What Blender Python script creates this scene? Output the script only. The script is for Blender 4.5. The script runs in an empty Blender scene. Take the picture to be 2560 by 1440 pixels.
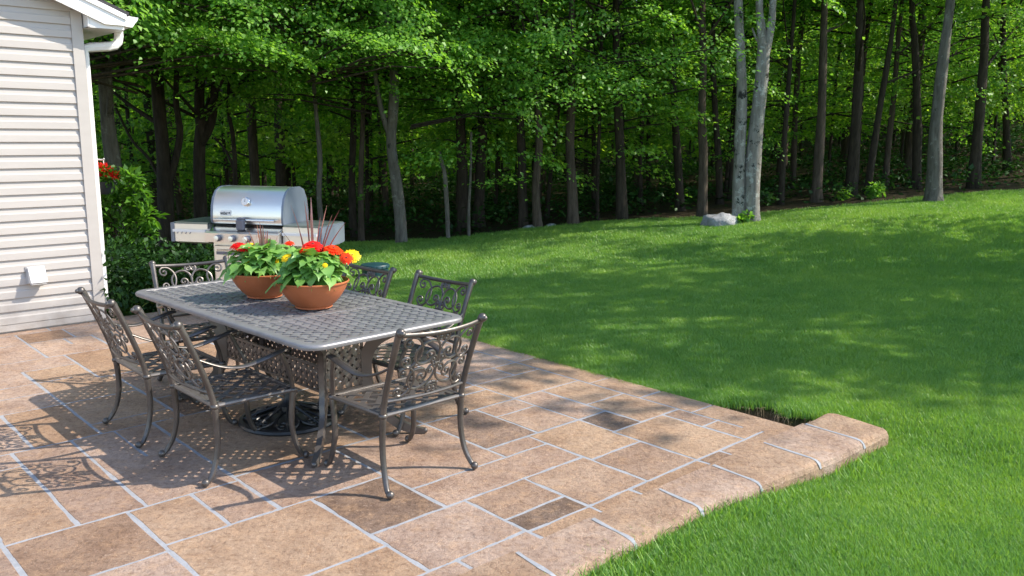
import bpy, math, random
import numpy as np
from mathutils import Vector, Matrix, Quaternion
R = math.radians
rng = np.random.default_rng(7)
random.seed(7)
scene = bpy.context.scene
col = scene.collection

# ------------------------------------------------------------------ camera, sky, sun, exposure
CAM_H, CAM_F, CAM_P, CAM_R = 1.74, 2122.9, 0.17718, 0.005539      # height m, focal px of 2560, pitch, roll
_cp, _sp = math.cos(CAM_P), math.sin(CAM_P)
FWD = np.array([0, _cp, -_sp]); UP0 = np.array([0, _sp, _cp]); RT0 = np.array([1.0, 0, 0])
RT = math.cos(CAM_R) * RT0 + math.sin(CAM_R) * UP0
UP = -math.sin(CAM_R) * RT0 + math.cos(CAM_R) * UP0
cd = bpy.data.cameras.new('camera'); cam = bpy.data.objects.new('camera', cd); col.objects.link(cam)
cd.sensor_width = 36; cd.lens = CAM_F / 2560 * 36; cd.clip_end = 400; cd.clip_start = 0.05
m = Matrix(((RT[0], UP[0], -FWD[0], 0), (RT[1], UP[1], -FWD[1], 0), (RT[2], UP[2], -FWD[2], CAM_H), (0, 0, 0, 1)))
cam.matrix_world = m
scene.camera = cam
SUN_AZ, SUN_EL = 4.0, 44.0
sdir = Vector((math.cos(R(SUN_EL)) * math.cos(R(SUN_AZ)), math.cos(R(SUN_EL)) * math.sin(R(SUN_AZ)), math.sin(R(SUN_EL))))
W = bpy.data.worlds.new('World'); scene.world = W; W.use_nodes = True
nt = W.node_tree; nt.nodes.clear()
sky = nt.nodes.new('ShaderNodeTexSky'); sky.sky_type = 'NISHITA'; sky.sun_disc = False
sky.sun_elevation = R(SUN_EL); sky.sun_rotation = R(90 - SUN_AZ); sky.air_density = 1.0; sky.dust_density = 0.6
bg = nt.nodes.new('ShaderNodeBackground'); bg.inputs[1].default_value = 0.15
wo = nt.nodes.new('ShaderNodeOutputWorld')
nt.links.new(sky.outputs[0], bg.inputs[0]); nt.links.new(bg.outputs[0], wo.inputs[0])
sl = bpy.data.lights.new('sun', 'SUN'); sun = bpy.data.objects.new('sun', sl); col.objects.link(sun)
sl.energy = 3.0; sl.angle = R(0.53); sl.color = (1.0, 0.92, 0.79)
sun.rotation_euler = sdir.to_track_quat('Z', 'Y').to_euler(); sun.location = (30, 5, 30)
vs = scene.view_settings; vs.view_transform = 'Standard'; vs.look = 'None'; vs.exposure = 1.32; vs.gamma = 1
scene.render.engine = 'CYCLES'
scene.cycles.max_bounces = 12; scene.cycles.diffuse_bounces = 7; scene.cycles.transmission_bounces = 8
scene.cycles.caustics_reflective = False; scene.cycles.caustics_refractive = False
scene.cycles.use_denoising = True

# ------------------------------------------------------------------ helpers
def ray(px, py):
    return (px - 1280) / CAM_F * RT - (py - 720) / CAM_F * UP + FWD
def at(px, py, Y):                                     # the point seen at a pixel of the photo, at depth Y
    d = ray(px, py); return d * (Y / d[1]) + np.array([0, 0, CAM_H])
TH = R(42.9)
AV = np.array([math.cos(TH), math.sin(TH)]); BV = np.array([AV[1], -AV[0]])   # patio axes
def ab2(a, b): return AV * a + BV * b
def ground_ab(px, py):
    d = ray(px, py); P = d[:2] * (-CAM_H / d[2]); return float(P @ AV), float(P @ BV)

class MB:                                              # collects shapes, becomes ONE mesh object
    def __init__(s): s.v = []; s.f = []; s.m = []; s.n = 0
    def add(s, v, f, mi=0):
        v = [tuple(map(float, p)) for p in v]
        s.v += v; s.f += [tuple(i + s.n for i in q) for q in f]; s.m += [mi] * len(f); s.n += len(v)
    def box(s, c, d, rot=None, mi=0, taper=1.0):
        x, y, z = d[0] / 2, d[1] / 2, d[2] / 2
        P = [(-x, -y, -z), (x, -y, -z), (x, y, -z), (-x, y, -z), (-x * taper, -y * taper, z), (x * taper, -y * taper, z), (x * taper, y * taper, z), (-x * taper, y * taper, z)]
        P = [Vector(p) for p in P]
        if rot is not None: P = [rot @ p for p in P]
        s.add([p + Vector(c) for p in P], [(0, 3, 2, 1), (4, 5, 6, 7), (0, 1, 5, 4), (1, 2, 6, 5), (2, 3, 7, 6), (3, 0, 4, 7)], mi)
    def rbox(s, c, d, r, mi=0):                        # box with chamfered edges
        x, y, z = d[0] / 2, d[1] / 2, d[2] / 2
        rings = [(-z, r), (-z + r, 0), (z - r, 0), (z, r)]
        V = []
        for zz, k in rings:
            X, Y = x - k, y - k
            q = r if k == 0 else r * .6
            V += [(-X + q, -Y, zz), (X - q, -Y, zz), (X, -Y + q, zz), (X, Y - q, zz), (X - q, Y, zz), (-X + q, Y, zz), (-X, Y - q, zz), (-X, -Y + q, zz)]
        F = [tuple(range(7, -1, -1)), tuple(range(24, 32))]
        for k in range(3):
            for i in range(8):
                j = (i + 1) % 8; F.append((k * 8 + i, k * 8 + j, k * 8 + 8 + j, k * 8 + 8 + i))
        s.add([(p[0] + c[0], p[1] + c[1], p[2] + c[2]) for p in V], F, mi)
    def tube(s, path, rad, n=8, mi=0, flat=None, cap=True):   # flat=(normal, k): squash along a normal
        P = [Vector(p) for p in path]; k = len(P)
        rr = rad if hasattr(rad, '__len__') else [rad] * k
        V = []; up = None
        for i in range(k):
            t = (P[min(i + 1, k - 1)] - P[max(i - 1, 0)])
            if t.length < 1e-9: t = Vector((0, 0, 1))
            t.normalize()
            if up is None:
                up = Vector((0, 0, 1)) if abs(t.z) < .9 else Vector((1, 0, 0))
            u = t.cross(up)
            if u.length < 1e-6: u = t.orthogonal()
            u.normalize(); w = u.cross(t).normalized(); up = w
            for j in range(n):
                a = 2 * math.pi * j / n
                o = u * math.cos(a) + w * math.sin(a)
                if flat: o = o - flat[0] * (o.dot(flat[0]) * (1 - flat[1]))
                V.append(P[i] + o * rr[i])
        F = []
        for i in range(k - 1):
            for j in range(n):
                j2 = (j + 1) % n; F.append((i * n + j, i * n + j2, i * n + n + j2, i * n + n + j))
        if cap:
            F.append(tuple(range(n - 1, -1, -1))); F.append(tuple(range((k - 1) * n, k * n)))
        s.add(V, F, mi)
    def lathe(s, prof, c=(0, 0, 0), n=32, mi=0, axis=None, cap0=True, cap1=True):
        V = []; q = axis.to_track_quat('Z', 'Y') if axis is not None else None
        for r, z in prof:
            for j in range(n):
                a = 2 * math.pi * j / n; p = Vector((r * math.cos(a), r * math.sin(a), z))
                if q: p = q @ p
                V.append(p + Vector(c))
        F = []
        for i in range(len(prof) - 1):
            for j in range(n):
                j2 = (j + 1) % n; F.append((i * n + j, i * n + j2, i * n + n + j2, i * n + n + j))
        if cap0: F.append(tuple(range(n - 1, -1, -1)))
        if cap1: F.append(tuple(range((len(prof) - 1) * n, len(prof) * n)))
        s.add(V, F, mi)
    def ball(s, c, r, n=10, mi=0, sq=(1, 1, 1)):
        pr = [(r * math.sin(math.pi * i / 8), -r * math.cos(math.pi * i / 8)) for i in range(1, 8)]
        V0 = s.n; s.lathe(pr, c, n, mi)
        if sq != (1, 1, 1):
            for i in range(V0, s.n):
                p = s.v[i]; s.v[i] = tuple(c[k] + (p[k] - c[k]) * sq[k] for k in range(3))
    def prism(s, poly, axis, d0, d1, mi=0):            # polygon in the two other axes, extruded along axis
        def mk(p, d):
            return (d, p[0], p[1]) if axis == 'x' else (p[0], d, p[1]) if axis == 'y' else (p[0], p[1], d)
        n = len(poly); V = [mk(p, d0) for p in poly] + [mk(p, d1) for p in poly]
        F = [tuple(range(n)), tuple(range(2 * n - 1, n - 1, -1))]
        for i in range(n): j = (i + 1) % n; F.append((i, i + n, j + n, j))
        s.add(V, F, mi)
    def build(s, name, mats, parent=None, smooth=40):
        me = bpy.data.meshes.new(name); me.from_pydata(s.v, [], s.f)
        mats = mats if isinstance(mats, (list, tuple)) else [mats]
        for q in mats: me.materials.append(q)
        me.polygons.foreach_set('material_index', s.m)
        import bmesh
        bm = bmesh.new(); bm.from_mesh(me); bmesh.ops.recalc_face_normals(bm, faces=bm.faces); bm.to_mesh(me); bm.free()
        if smooth:
            me.polygons.foreach_set('use_smooth', [True] * len(me.polygons)); me.set_sharp_from_angle(angle=R(smooth))
        me.update()
        o = bpy.data.objects.new(name, me); col.objects.link(o)
        if parent: o.parent = parent
        return o

def mesh_np(name, V, F, mats, mi=None, smooth=False):  # fast mesh from arrays; F is (n,3) or (n,4)
    me = bpy.data.meshes.new(name); V = np.asarray(V, np.float32); F = np.asarray(F, np.int32); k = F.shape[1]
    me.vertices.add(len(V)); me.vertices.foreach_set('co', V.ravel())
    me.loops.add(F.size); me.loops.foreach_set('vertex_index', F.ravel())
    me.polygons.add(len(F)); me.polygons.foreach_set('loop_start', np.arange(0, F.size, k, dtype=np.int32))
    me.polygons.foreach_set('loop_total', np.full(len(F), k, np.int32))
    for q in (mats if isinstance(mats, (list, tuple)) else [mats]): me.materials.append(q)
    if mi is not None: me.polygons.foreach_set('material_index', np.asarray(mi, np.int32))
    if smooth: me.polygons.foreach_set('use_smooth', np.ones(len(F), bool))
    me.update(); me.validate(); return me
def link(name, me, parent=None, loc=None):
    o = bpy.data.objects.new(name, me); col.objects.link(o)
    if parent: o.parent = parent
    if loc is not None: o.location = loc
    return o
def tag(o, label=None, cat=None, group=None, kind=None):
    if label: o['label'] = label
    if cat: o['category'] = cat
    if group: o['group'] = group
    if kind: o['kind'] = kind
    return o
def empty(name, loc=(0, 0, 0), rz=0, label=None, cat=None, group=None):
    o = bpy.data.objects.new(name, None); col.objects.link(o); o.location = loc; o.rotation_euler = (0, 0, rz)
    o.empty_display_size = .1
    return tag(o, label, cat, group)
def dup(root, loc, rz, label=None):
    r = root.copy(); col.objects.link(r); r.location = loc; r.rotation_euler = (0, 0, rz)
    if label: r['label'] = label
    for ch in list(root.children):
        c = ch.copy(); col.objects.link(c); c.parent = r
        for g in list(ch.children):
            d = g.copy(); col.objects.link(d); d.parent = c
    return r

# ------------------------------------------------------------------ materials
class NT:
    def __init__(s, name):
        s.mat = bpy.data.materials.new(name); s.mat.use_nodes = True; s.t = s.mat.node_tree; s.t.nodes.clear()
        s.out = s.n('OutputMaterial')
    def n(s, ty, **kw):
        q = s.t.nodes.new('ShaderNode' + ty)
        for k, v in kw.items(): setattr(q, k, v)
        return q
    def l(s, a, b): s.t.links.new(a, b)
    def noise(s, scale, detail=4, rough=.6, vec=None, stretch=None):
        q = s.n('TexNoise'); q.inputs['Scale'].default_value = scale; q.inputs['Detail'].default_value = detail; q.inputs['Roughness'].default_value = rough
        if vec is None:
            tc = s.n('TexCoord'); vec = tc.outputs['Object']
        if stretch:
            mp = s.n('Mapping'); mp.inputs['Scale'].default_value = stretch; s.l(vec, mp.inputs[0]); vec = mp.outputs[0]
        s.l(vec, q.inputs['Vector']); return q.outputs['Fac']
    def ramp(s, fac, stops, interp='LINEAR'):
        q = s.n('ValToRGB'); q.color_ramp.interpolation = interp; e = q.color_ramp.elements
        while len(e) < len(stops): e.new(.5)
        for i, (p, c) in enumerate(stops): e[i].position = p; e[i].color = (c if len(c) == 4 else (*c, 1))
        s.l(fac, q.inputs[0]); return q.outputs[0]
    def mix(s, a, b, fac, mode='MIX'):
        q = s.n('Mix', data_type='RGBA', blend_type=mode)
        for sock, v in ((q.inputs[0], fac), (q.inputs[6], a), (q.inputs[7], b)):
            if hasattr(v, 'is_output'): s.l(v, sock)
            elif isinstance(v, (int, float)): sock.default_value = v
            else: sock.default_value = (*v, 1)
        return q.outputs[2]
    def math(s, op, a, b=0.0):
        q = s.n('Math', operation=op)
        for sock, v in ((q.inputs[0], a), (q.inputs[1], b)):
            if hasattr(v, 'is_output'): s.l(v, sock)
            else: sock.default_value = v
        return q.outputs[0]
    def principled(s, color, rough=.5, metal=0.0, bump=None, bump_s=.3, bump_d=.01, spec=.5, **kw):
        q = s.n('BsdfPrincipled')
        for sock, v in ((q.inputs['Base Color'], color), (q.inputs['Roughness'], rough), (q.inputs['Metallic'], metal)):
            if hasattr(v, 'is_output'): s.l(v, sock)
            elif isinstance(v, (int, float)): sock.default_value = v
            else: sock.default_value = (*v, 1)
        q.inputs['Specular IOR Level'].default_value = spec
        if bump is not None:
            b = s.n('Bump'); b.inputs['Strength'].default_value = bump_s; b.inputs['Distance'].default_value = bump_d
            s.l(bump, b.inputs['Height']); s.l(b.outputs[0], q.inputs['Normal'])
        s.l(q.outputs[0], s.out.inputs[0]); return q

def simple(name, c, rough=.5, metal=0.0, var=.12, scale=8, spec=.5, bump=0.0, bscale=60):
    t = NT(name); f = t.noise(scale)
    c0 = tuple(x * (1 - var) for x in c); c1 = tuple(min(1, x * (1 + var)) for x in c)
    colr = t.ramp(f, [(.3, c0), (.7, c1)])
    t.principled(colr, rough, metal, t.noise(bscale) if bump else None, bump, .004, spec)
    return t.mat

def leafmat(name, stops, trans=.44, gloss=.03):
    t = NT(name)
    g = t.n('NewGeometry'); oi = t.n('ObjectInfo')
    f = t.math('ADD', t.math('MULTIPLY', g.outputs['Random Per Island'], .75), t.math('MULTIPLY', oi.outputs['Random'], .25))
    c = t.ramp(f, stops)
    d = t.n('BsdfDiffuse'); t.l(c, d.inputs[0])
    tr = t.n('BsdfTranslucent'); c2 = t.mix(c, (1.0, 1.0, .25), .55, 'MULTIPLY'); c3 = t.mix(c2, (2.0, 2.0, 1.6), 1.0, 'MULTIPLY'); t.l(c3, tr.inputs[0])
    mx = t.n('MixShader'); mx.inputs[0].default_value = trans; t.l(d.outputs[0], mx.inputs[1]); t.l(tr.outputs[0], mx.inputs[2])
    gl = t.n('BsdfGlossy'); gl.inputs['Roughness'].default_value = .45; gl.inputs[0].default_value = (.8, .9, .8, 1)
    mx2 = t.n('MixShader'); mx2.inputs[0].default_value = gloss; t.l(mx.outputs[0], mx2.inputs[1]); t.l(gl.outputs[0], mx2.inputs[2])
    t.l(mx2.outputs[0], t.out.inputs[0]); return t.mat

def barkmat(name, c0, c1, lichen=None, amount=.5, blk=.60):
    t = NT(name)
    f = t.noise(6, 6, .65, stretch=(3, 3, .6)); c = t.ramp(f, [(.3, c0), (.7, c1)])
    if lichen:
        v = t.n('TexVoronoi'); v.inputs['Scale'].default_value = 9; tc = t.n('TexCoord'); t.l(tc.outputs['Object'], v.inputs['Vector'])
        p = t.ramp(t.noise(7, 5, .7), [(amount, (0, 0, 0)), (amount + .08, (1, 1, 1))])
        c = t.mix(c, lichen, p)
        p2 = t.ramp(t.noise(3.5, 6, .75), [(blk, (0, 0, 0)), (blk + .05, (1, 1, 1))])
        c = t.mix(c, (.035, .035, .03), p2)
    t.principled(c, .9, 0, t.noise(25, 5, .7, stretch=(2, 2, .4)), .9, .03, .2)
    return t.mat

M = {}
def stone_mat():
    t = NT('stamped_stone')
    at_ = t.n('Attribute', attribute_name='tone'); at_.attribute_type = 'GEOMETRY'
    base = t.ramp(at_.outputs['Fac'], [(0.0, (.12, .09, .078)), (.25, (.25, .165, .118)), (.42, (.33, .21, .138)), (.5, (.42, .28, .19)), (.58, (.405, .285, .21)), (.75, (.48, .335, .23)), (1.0, (.54, .40, .295))])
    hue = t.math('FRACT', t.math('MULTIPLY', at_.outputs['Fac'], 173.7)); base = t.mix(base, t.mix((.52, .39, .335), (.44, .285, .175), t.ramp(hue, [(.4, (0, 0, 0)), (.6, (1, 1, 1))])), t.ramp(at_.outputs['Fac'], [(.15, (0, 0, 0)), (.45, (.36, .36, .36))]))
    n1 = t.noise(3.0, 6, .62); base = t.mix(base, (.56, .47, .41), t.ramp(n1, [(.40, (0, 0, 0)), (.70, (.75, .75, .75))]), 'MULTIPLY')
    n2 = t.noise(11, 7, .72); base = t.mix(base, (.56, .35, .20), t.ramp(n2, [(.48, (0, 0, 0)), (.70, (.5, .5, .5))]))
    n5 = t.noise(30, 6, .8); base = t.mix(base, (.45, .38, .34), t.ramp(n5, [(.35, (.75, .75, .75)), (.52, (0, 0, 0))]), 'MULTIPLY')
    n3 = t.noise(34, 5, .8, stretch=(1, 2.6, 1)); base = t.mix(base, (.70, .55, .43), t.ramp(n3, [(.60, (0, 0, 0)), (.66, (.8, .8, .8))]))
    n4 = t.noise(42, 4, .8, stretch=(2, 1, 1)); base = t.mix(base, (.10, .07, .055), t.ramp(n4, [(.64, (0, 0, 0)), (.70, (.75, .75, .75))]))
    bp = t.math('ADD', t.noise(55, 6, .8), t.math('MULTIPLY', t.noise(9, 5, .6), 1.6))
    t.principled(base, t.ramp(n2, [(.3, (.55,) * 3), (.7, (.8,) * 3)]), 0, bp, .9, .016, .3)
    return t.mat
M['stone'] = stone_mat()
def grout_mat():
    t = NT('grout'); c = t.ramp(t.noise(14, 6, .7), [(.3, (.23, .24, .26)), (.7, (.35, .35, .365))])
    c = t.mix(c, (.10, .10, .10), t.ramp(t.noise(45, 4, .8), [(.66, (0, 0, 0)), (.74, (.7, .7, .7))]))
    t.principled(c, .85, 0, t.noise(90, 4), .5, .006, .2); return t.mat
M['grout'] = grout_mat()
def metal_mat():                                       # cast aluminium, bronze-grey powder coat with worn highlights
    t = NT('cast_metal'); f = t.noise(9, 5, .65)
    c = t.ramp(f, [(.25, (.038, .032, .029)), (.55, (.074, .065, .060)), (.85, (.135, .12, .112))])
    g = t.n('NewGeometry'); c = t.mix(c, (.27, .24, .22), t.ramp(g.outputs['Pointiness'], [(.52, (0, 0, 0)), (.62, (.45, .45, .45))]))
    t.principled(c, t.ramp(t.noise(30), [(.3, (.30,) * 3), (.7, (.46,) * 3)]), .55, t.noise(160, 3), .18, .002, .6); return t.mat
M['metal'] = metal_mat()
def tabletop_mat():
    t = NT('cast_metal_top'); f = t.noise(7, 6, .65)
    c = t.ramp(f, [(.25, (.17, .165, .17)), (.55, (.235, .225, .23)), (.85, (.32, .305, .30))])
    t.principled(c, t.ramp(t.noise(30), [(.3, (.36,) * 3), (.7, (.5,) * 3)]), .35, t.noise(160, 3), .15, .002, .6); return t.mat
M['top'] = tabletop_mat()
M['iron'] = simple('black_iron', (.025, .025, .027), .38, .2, .3, 12)
def pot_mat():
    t = NT('terracotta_plastic'); c = t.ramp(t.noise(5, 5, .6), [(.3, (.40, .115, .042)), (.7, (.50, .155, .06))])
    c = t.mix(c, (.50, .30, .20), t.ramp(t.noise(14, 5, .75, stretch=(2, 2, .5)), [(.60, (0, 0, 0)), (.72, (.35, .35, .35))]))
    t.principled(c, .5, 0, t.noise(70), .12, .003, .4); return t.mat
M['terracotta'] = pot_mat()
M['soil'] = simple('dark_soil', (.035, .024, .017), .95, 0, .5, 40, .1, 1, 80)
def vinyl_mat():
    t = NT('vinyl_siding'); c = t.ramp(t.noise(2.2, 5, .6, stretch=(.5, 1, 3)), [(.3, (.43, .396, .368)), (.7, (.465, .43, .40))])
    tc = t.n('TexCoord'); sp = t.n('SeparateXYZ'); t.l(tc.outputs['Object'], sp.inputs[0])
    lo = t.ramp(sp.outputs[2], [(.05, (1, 1, 1)), (.38, (0, 0, 0))]); dirt = t.math('MULTIPLY', lo, t.ramp(t.noise(7, 6, .75), [(.40, (0, 0, 0)), (.75, (.55, .55, .55))]))
    c = t.mix(c, (.25, .19, .14), dirt); t.principled(c, .45, 0, t.noise(1.5, 3, .5, stretch=(1, 1, 3)), .25, .02, .35); return t.mat
M['vinyl'] = vinyl_mat()
M['white'] = simple('white_trim', (.80, .79, .78), .38, 0, .02, 4, .4)
M['whitemetal'] = simple('white_painted_metal', (.78, .77, .75), .35, 0, .02, 4, .5)
M['shingle'] = simple('roof_shingle', (.06, .057, .06), .95, 0, .4, 30, .1, 1, 60)
M['dark'] = simple('dark_plastic', (.035, .037, .045), .45, 0, .1)
M['handlegrey'] = simple('grey_plastic', (.14, .14, .17), .45, 0, .08)
M['enamel'] = simple('shade_toned_cast_enamel', (.17, .20, .25), .38, .2, .08, 6)  # cast end caps; the grey-blue tone holds the shade they stand in
def steel_mat():
    t = NT('brushed_steel'); f = t.noise(30, 3, .6, stretch=(.4, 20, 20))
    c = t.ramp(f, [(.3, (.74, .71, .67)), (.7, (.78, .75, .71))])
    t.principled(c, .33, .92); return t.mat
M['steel'] = steel_mat()
M['steelmatte'] = simple('satin_steel_panel', (.80, .76, .71), .33, .85, .04, 4)
M['chrome'] = simple('polished_steel', (.75, .75, .75), .16, 1.0, .04)
M['granite'] = None
def rock_mat():
    t = NT('pale_rock'); c = t.ramp(t.noise(5, 6, .7), [(.25, (.15, .15, .155)), (.5, (.31, .31, .32)), (.75, (.46, .46, .47))])
    c = t.mix(c, (.05, .06, .03), t.ramp(t.noise(4.2, 5, .75), [(.58, (0, 0, 0)), (.66, (.9, .9, .9))]))
    t.principled(c, .9, 0, t.noise(14, 6, .7), .9, .04, .2); return t.mat
M['rock'] = rock_mat()
M['lidgreen'] = simple('green_plastic_cover', (.012, .05, .06), .45, 0, .15, 6)
M['leaf_lit'] = leafmat('maple_leaf', [(.1, (.085, .21, .025)), (.5, (.14, .31, .04)), (.9, (.22, .40, .06))])
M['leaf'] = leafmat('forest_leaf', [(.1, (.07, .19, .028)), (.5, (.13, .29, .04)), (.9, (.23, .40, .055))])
M['leaf_far'] = leafmat('far_leaf_backlit', [(.1, (.10, .21, .026)), (.5, (.20, .36, .04)), (.9, (.34, .50, .07))], .5)  # paler, yellower than the nearer leaves: back-lit glow put into the colour
M['leaf_dark'] = leafmat('ground_cover_leaf', [(.1, (.012, .04, .01)), (.6, (.025, .075, .015)), (.95, (.06, .14, .03))], .2, .025)
M['leaf_shrub'] = leafmat('shrub_leaf', [(.1, (.045, .12, .015)), (.5, (.07, .18, .02)), (.9, (.14, .30, .04))], .4, .03)
M['gerbera_leaf'] = leafmat('gerbera_leaf', [(.1, (.11, .24, .05)), (.5, (.18, .36, .07)), (.9, (.28, .48, .12))], .3, .06)
M['stem'] = simple('green_stem', (.14, .26, .05), .6, 0, .15)
M['yucca'] = leafmat('yucca_leaf', [(.1, (.09, .17, .03)), (.9, (.22, .30, .06))], .3, .08)
M['spike'] = leafmat('bronze_spike_leaf', [(.1, (.16, .035, .05)), (.5, (.27, .08, .09)), (.9, (.38, .19, .18))], .25, .1)
def petal(name, a, b): return leafmat(name, [(.1, a), (.9, b)], .22, .02)
M['red'] = petal('red_petal', (.70, .008, .012), (.86, .025, .02))
M['orange'] = petal('orange_red_petal', (.78, .035, .008), (.88, .07, .01))
M['yellow'] = petal('yellow_petal', (.84, .56, .006), (.90, .66, .015))
M['eye'] = simple('flower_eye', (.12, .02, .015), .8, 0, .3, 60)
M['eyey'] = simple('yellow_eye', (.55, .35, .02), .8, 0, .3, 60)
M['bark_dark'] = barkmat('dark_bark', (.022, .017, .013), (.07, .055, .042))
M['bark_brown'] = barkmat('brown_bark', (.045, .034, .026), (.13, .10, .078))
M['bark_grey'] = barkmat('grey_bark', (.085, .075, .066), (.21, .19, .17), (.26, .25, .23), .58)
M['bark_pale'] = barkmat('pale_lichen_bark', (.15, .135, .115), (.33, .31, .28), (.43, .44, .40), .53, .565)

# ------------------------------------------------------------------ terrain
def sstep(x, a, b):
    t = np.clip((np.asarray(x, float) - a) / (b - a), 0, 1); return t * t * (3 - 2 * t)
def to_ab(x, y): return x * AV[0] + y * AV[1], x * BV[0] + y * BV[1]
def lawn_h(x, y):
    x = np.asarray(x, float); y = np.asarray(y, float)
    w = sstep(y, 5.0, 15.5)
    h = w * (.072 * np.clip(x, -14, 40) + .05) + np.clip(y - 15.5, 0, 60) * (.006 + .0018 * np.clip(x, 0, 30))
    h = h + np.clip(y - 58, 0, 40) * .32
    h = h + .018 * np.sin(x * 1.3 + .4 * y) * np.sin(y * .9 + 1) * sstep(y, 7, 10)
    a, b = to_ab(x, y)
    near = (1 - sstep(a, 5.0, 5.7)) * sstep(b, -2.55, -2.2)
    h = h - .03 - (.03 + .055 * sstep(a, 3.2, 4.4)) * near - .02 * (1 - sstep(y, 4.5, 7))
    return h
def edge_y(x): return 15.2 + .10 * np.clip(x, 0, 20) + .25 * np.sin(x * .9) - .03 * np.clip(-x, 0, 10) * 2
def trench(x, y):
    a, b = to_ab(x, y)
    wd = .34 + .04 * np.sin(b * 17) + .03 * np.sin(b * 41 + 1)
    end = sstep(b, -3.25, -2.75)
    return (1 - sstep(a, 4.66 + wd * end * .75, 4.66 + wd * end + .02)) * sstep(a, 4.45, 4.6) * end * (1 - sstep(b, -2.42, -2.36))
def on_patio(x, y, g=0.0):
    a, b = to_ab(x, y)
    return ((a < 4.64 + g) & (b < -2.055 + nose(a) + g) & (b > -8.45)) | ((a < 5.10 + g) & (b < -2.045 + g) & (b > -2.46 - g) & (a > 4))
def nose(a): return -.11 * (1 - sstep(a, 3.2, 4.7))          # the turf creeps over the near edge
def in_house(x, y):
    a, b = to_ab(x, y); return (a < 2.5) & (b < -8.38)
xs = np.unique(np.concatenate([np.arange(-60, -12, 3.0), np.arange(-12, 14, .35), np.arange(14, 70, 3.0), np.arange(-.4, 3.4, .045)]))
ys = np.unique(np.concatenate([np.arange(-6, 1, .8), np.arange(1, 20, .35), np.arange(20, 90, 2.5), np.arange(2.3, 6.6, .045)]))
GX, GY = np.meshgrid(xs, ys)
GZ = lawn_h(GX, GY)
tr = trench(GX, GY)
rough = .02 * np.sin(GX * 31 + 2 * np.sin(GY * 23)) * np.sin(GY * 37)
GZ = GZ - tr * (.105 + rough)
pat = on_patio(GX, GY, -.03) | in_house(GX, GY)
GZ = np.where(pat & (tr < .05), np.minimum(GZ, -.21), GZ)
nx, ny = len(xs), len(ys)
idx = np.arange(nx * ny).reshape(ny, nx)
F = np.stack([idx[:-1, :-1], idx[:-1, 1:], idx[1:, 1:], idx[1:, :-1]], -1).reshape(-1, 4)
def ground_mat():
    t = NT('lawn_ground')
    s = t.n('Attribute', attribute_name='soil'); li = t.n('Attribute', attribute_name='litter')
    n = t.noise(3, 6, .7); n2 = t.noise(40, 5, .7)
    g = t.ramp(n, [(.3, (.018, .05, .008)), (.7, (.035, .085, .012))])
    so = t.ramp(n2, [(.3, (.10, .058, .034)), (.6, (.24, .145, .085)), (.8, (.36, .25, .16))])
    le = t.ramp(t.noise(22, 6, .75), [(.3, (.018, .016, .009)), (.55, (.055, .042, .024)), (.75, (.12, .09, .05))])
    c = t.mix(g, le, li.outputs['Fac']); c = t.mix(c, so, s.outputs['Fac'])
    t.principled(c, .95, 0, n2, 1.0, .03, .1); return t.mat
me = mesh_np('ground', np.stack([GX, GY, GZ], -1).reshape(-1, 3), F, ground_mat(), smooth=True)
q = me.attributes.new('soil', 'FLOAT', 'POINT'); q.data.foreach_set('value', np.clip(tr * 2, 0, 1).astype(np.float32).ravel())
lit = sstep(GY + .3 * np.sin(GX * 2.1) - edge_y(GX), -.35, .5)
lit = lit * (1 - sstep(GY, 40, 55))
q = me.attributes.new('litter', 'FLOAT', 'POINT'); q.data.foreach_set('value', lit.astype(np.float32).ravel())
tag(link('ground', me), kind='structure')

# ------------------------------------------------------------------ patio
JA = [(-3.95, .5, 1.77), (-3.44, .6, 1.22), (-3.50, 1.22, 2.36), (-2.86, 1.22, 1.93), (-2.99, 1.93, 3.32), (-2.56, .4, 2.46), (-3.27, 2.36, 3.32),
      (-2.54, 2.46, 4.43), (-2.70, 2.46, 2.87), (-6.53, .3, 1.72), (-7.25, .3, 2.24), (-7.85, .3, 2.30), (-5.90, .8, 1.96), (-6.25, .8, 1.48), (-4.69, 3.3, 4.64),
      (-4.43, 3.0, 4.39), (-4.30, 3.3, 3.76), (-4.02, 3.76, 4.39), (-3.92, 4.39, 4.64), (-4.01, 1.77, 3.76), (-3.81, 3.41, 3.76), (-3.60, 4.02, 4.39), (-3.46, 4.41, 4.64),
      (-3.43, 3.0, 4.02), (-3.14, 3.76, 4.41), (-3.04, 4.41, 4.64), (-2.84, 4.23, 4.42), (-2.93, 3.32, 3.75), (-6.91, 1.48, 1.86), (-5.35, 1.48, 1.96), (-5.14, .8, 4.39),
      (-5.62, 1.96, 3.1), (-6.4, 1.86, 4.39), (-7.25, 2.24, 4.39), (-8.25, .3, 2.6), (-4.9, .3, 1.01), (-3.3, .3, .71), (-4.1, .3, .71)]
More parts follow.
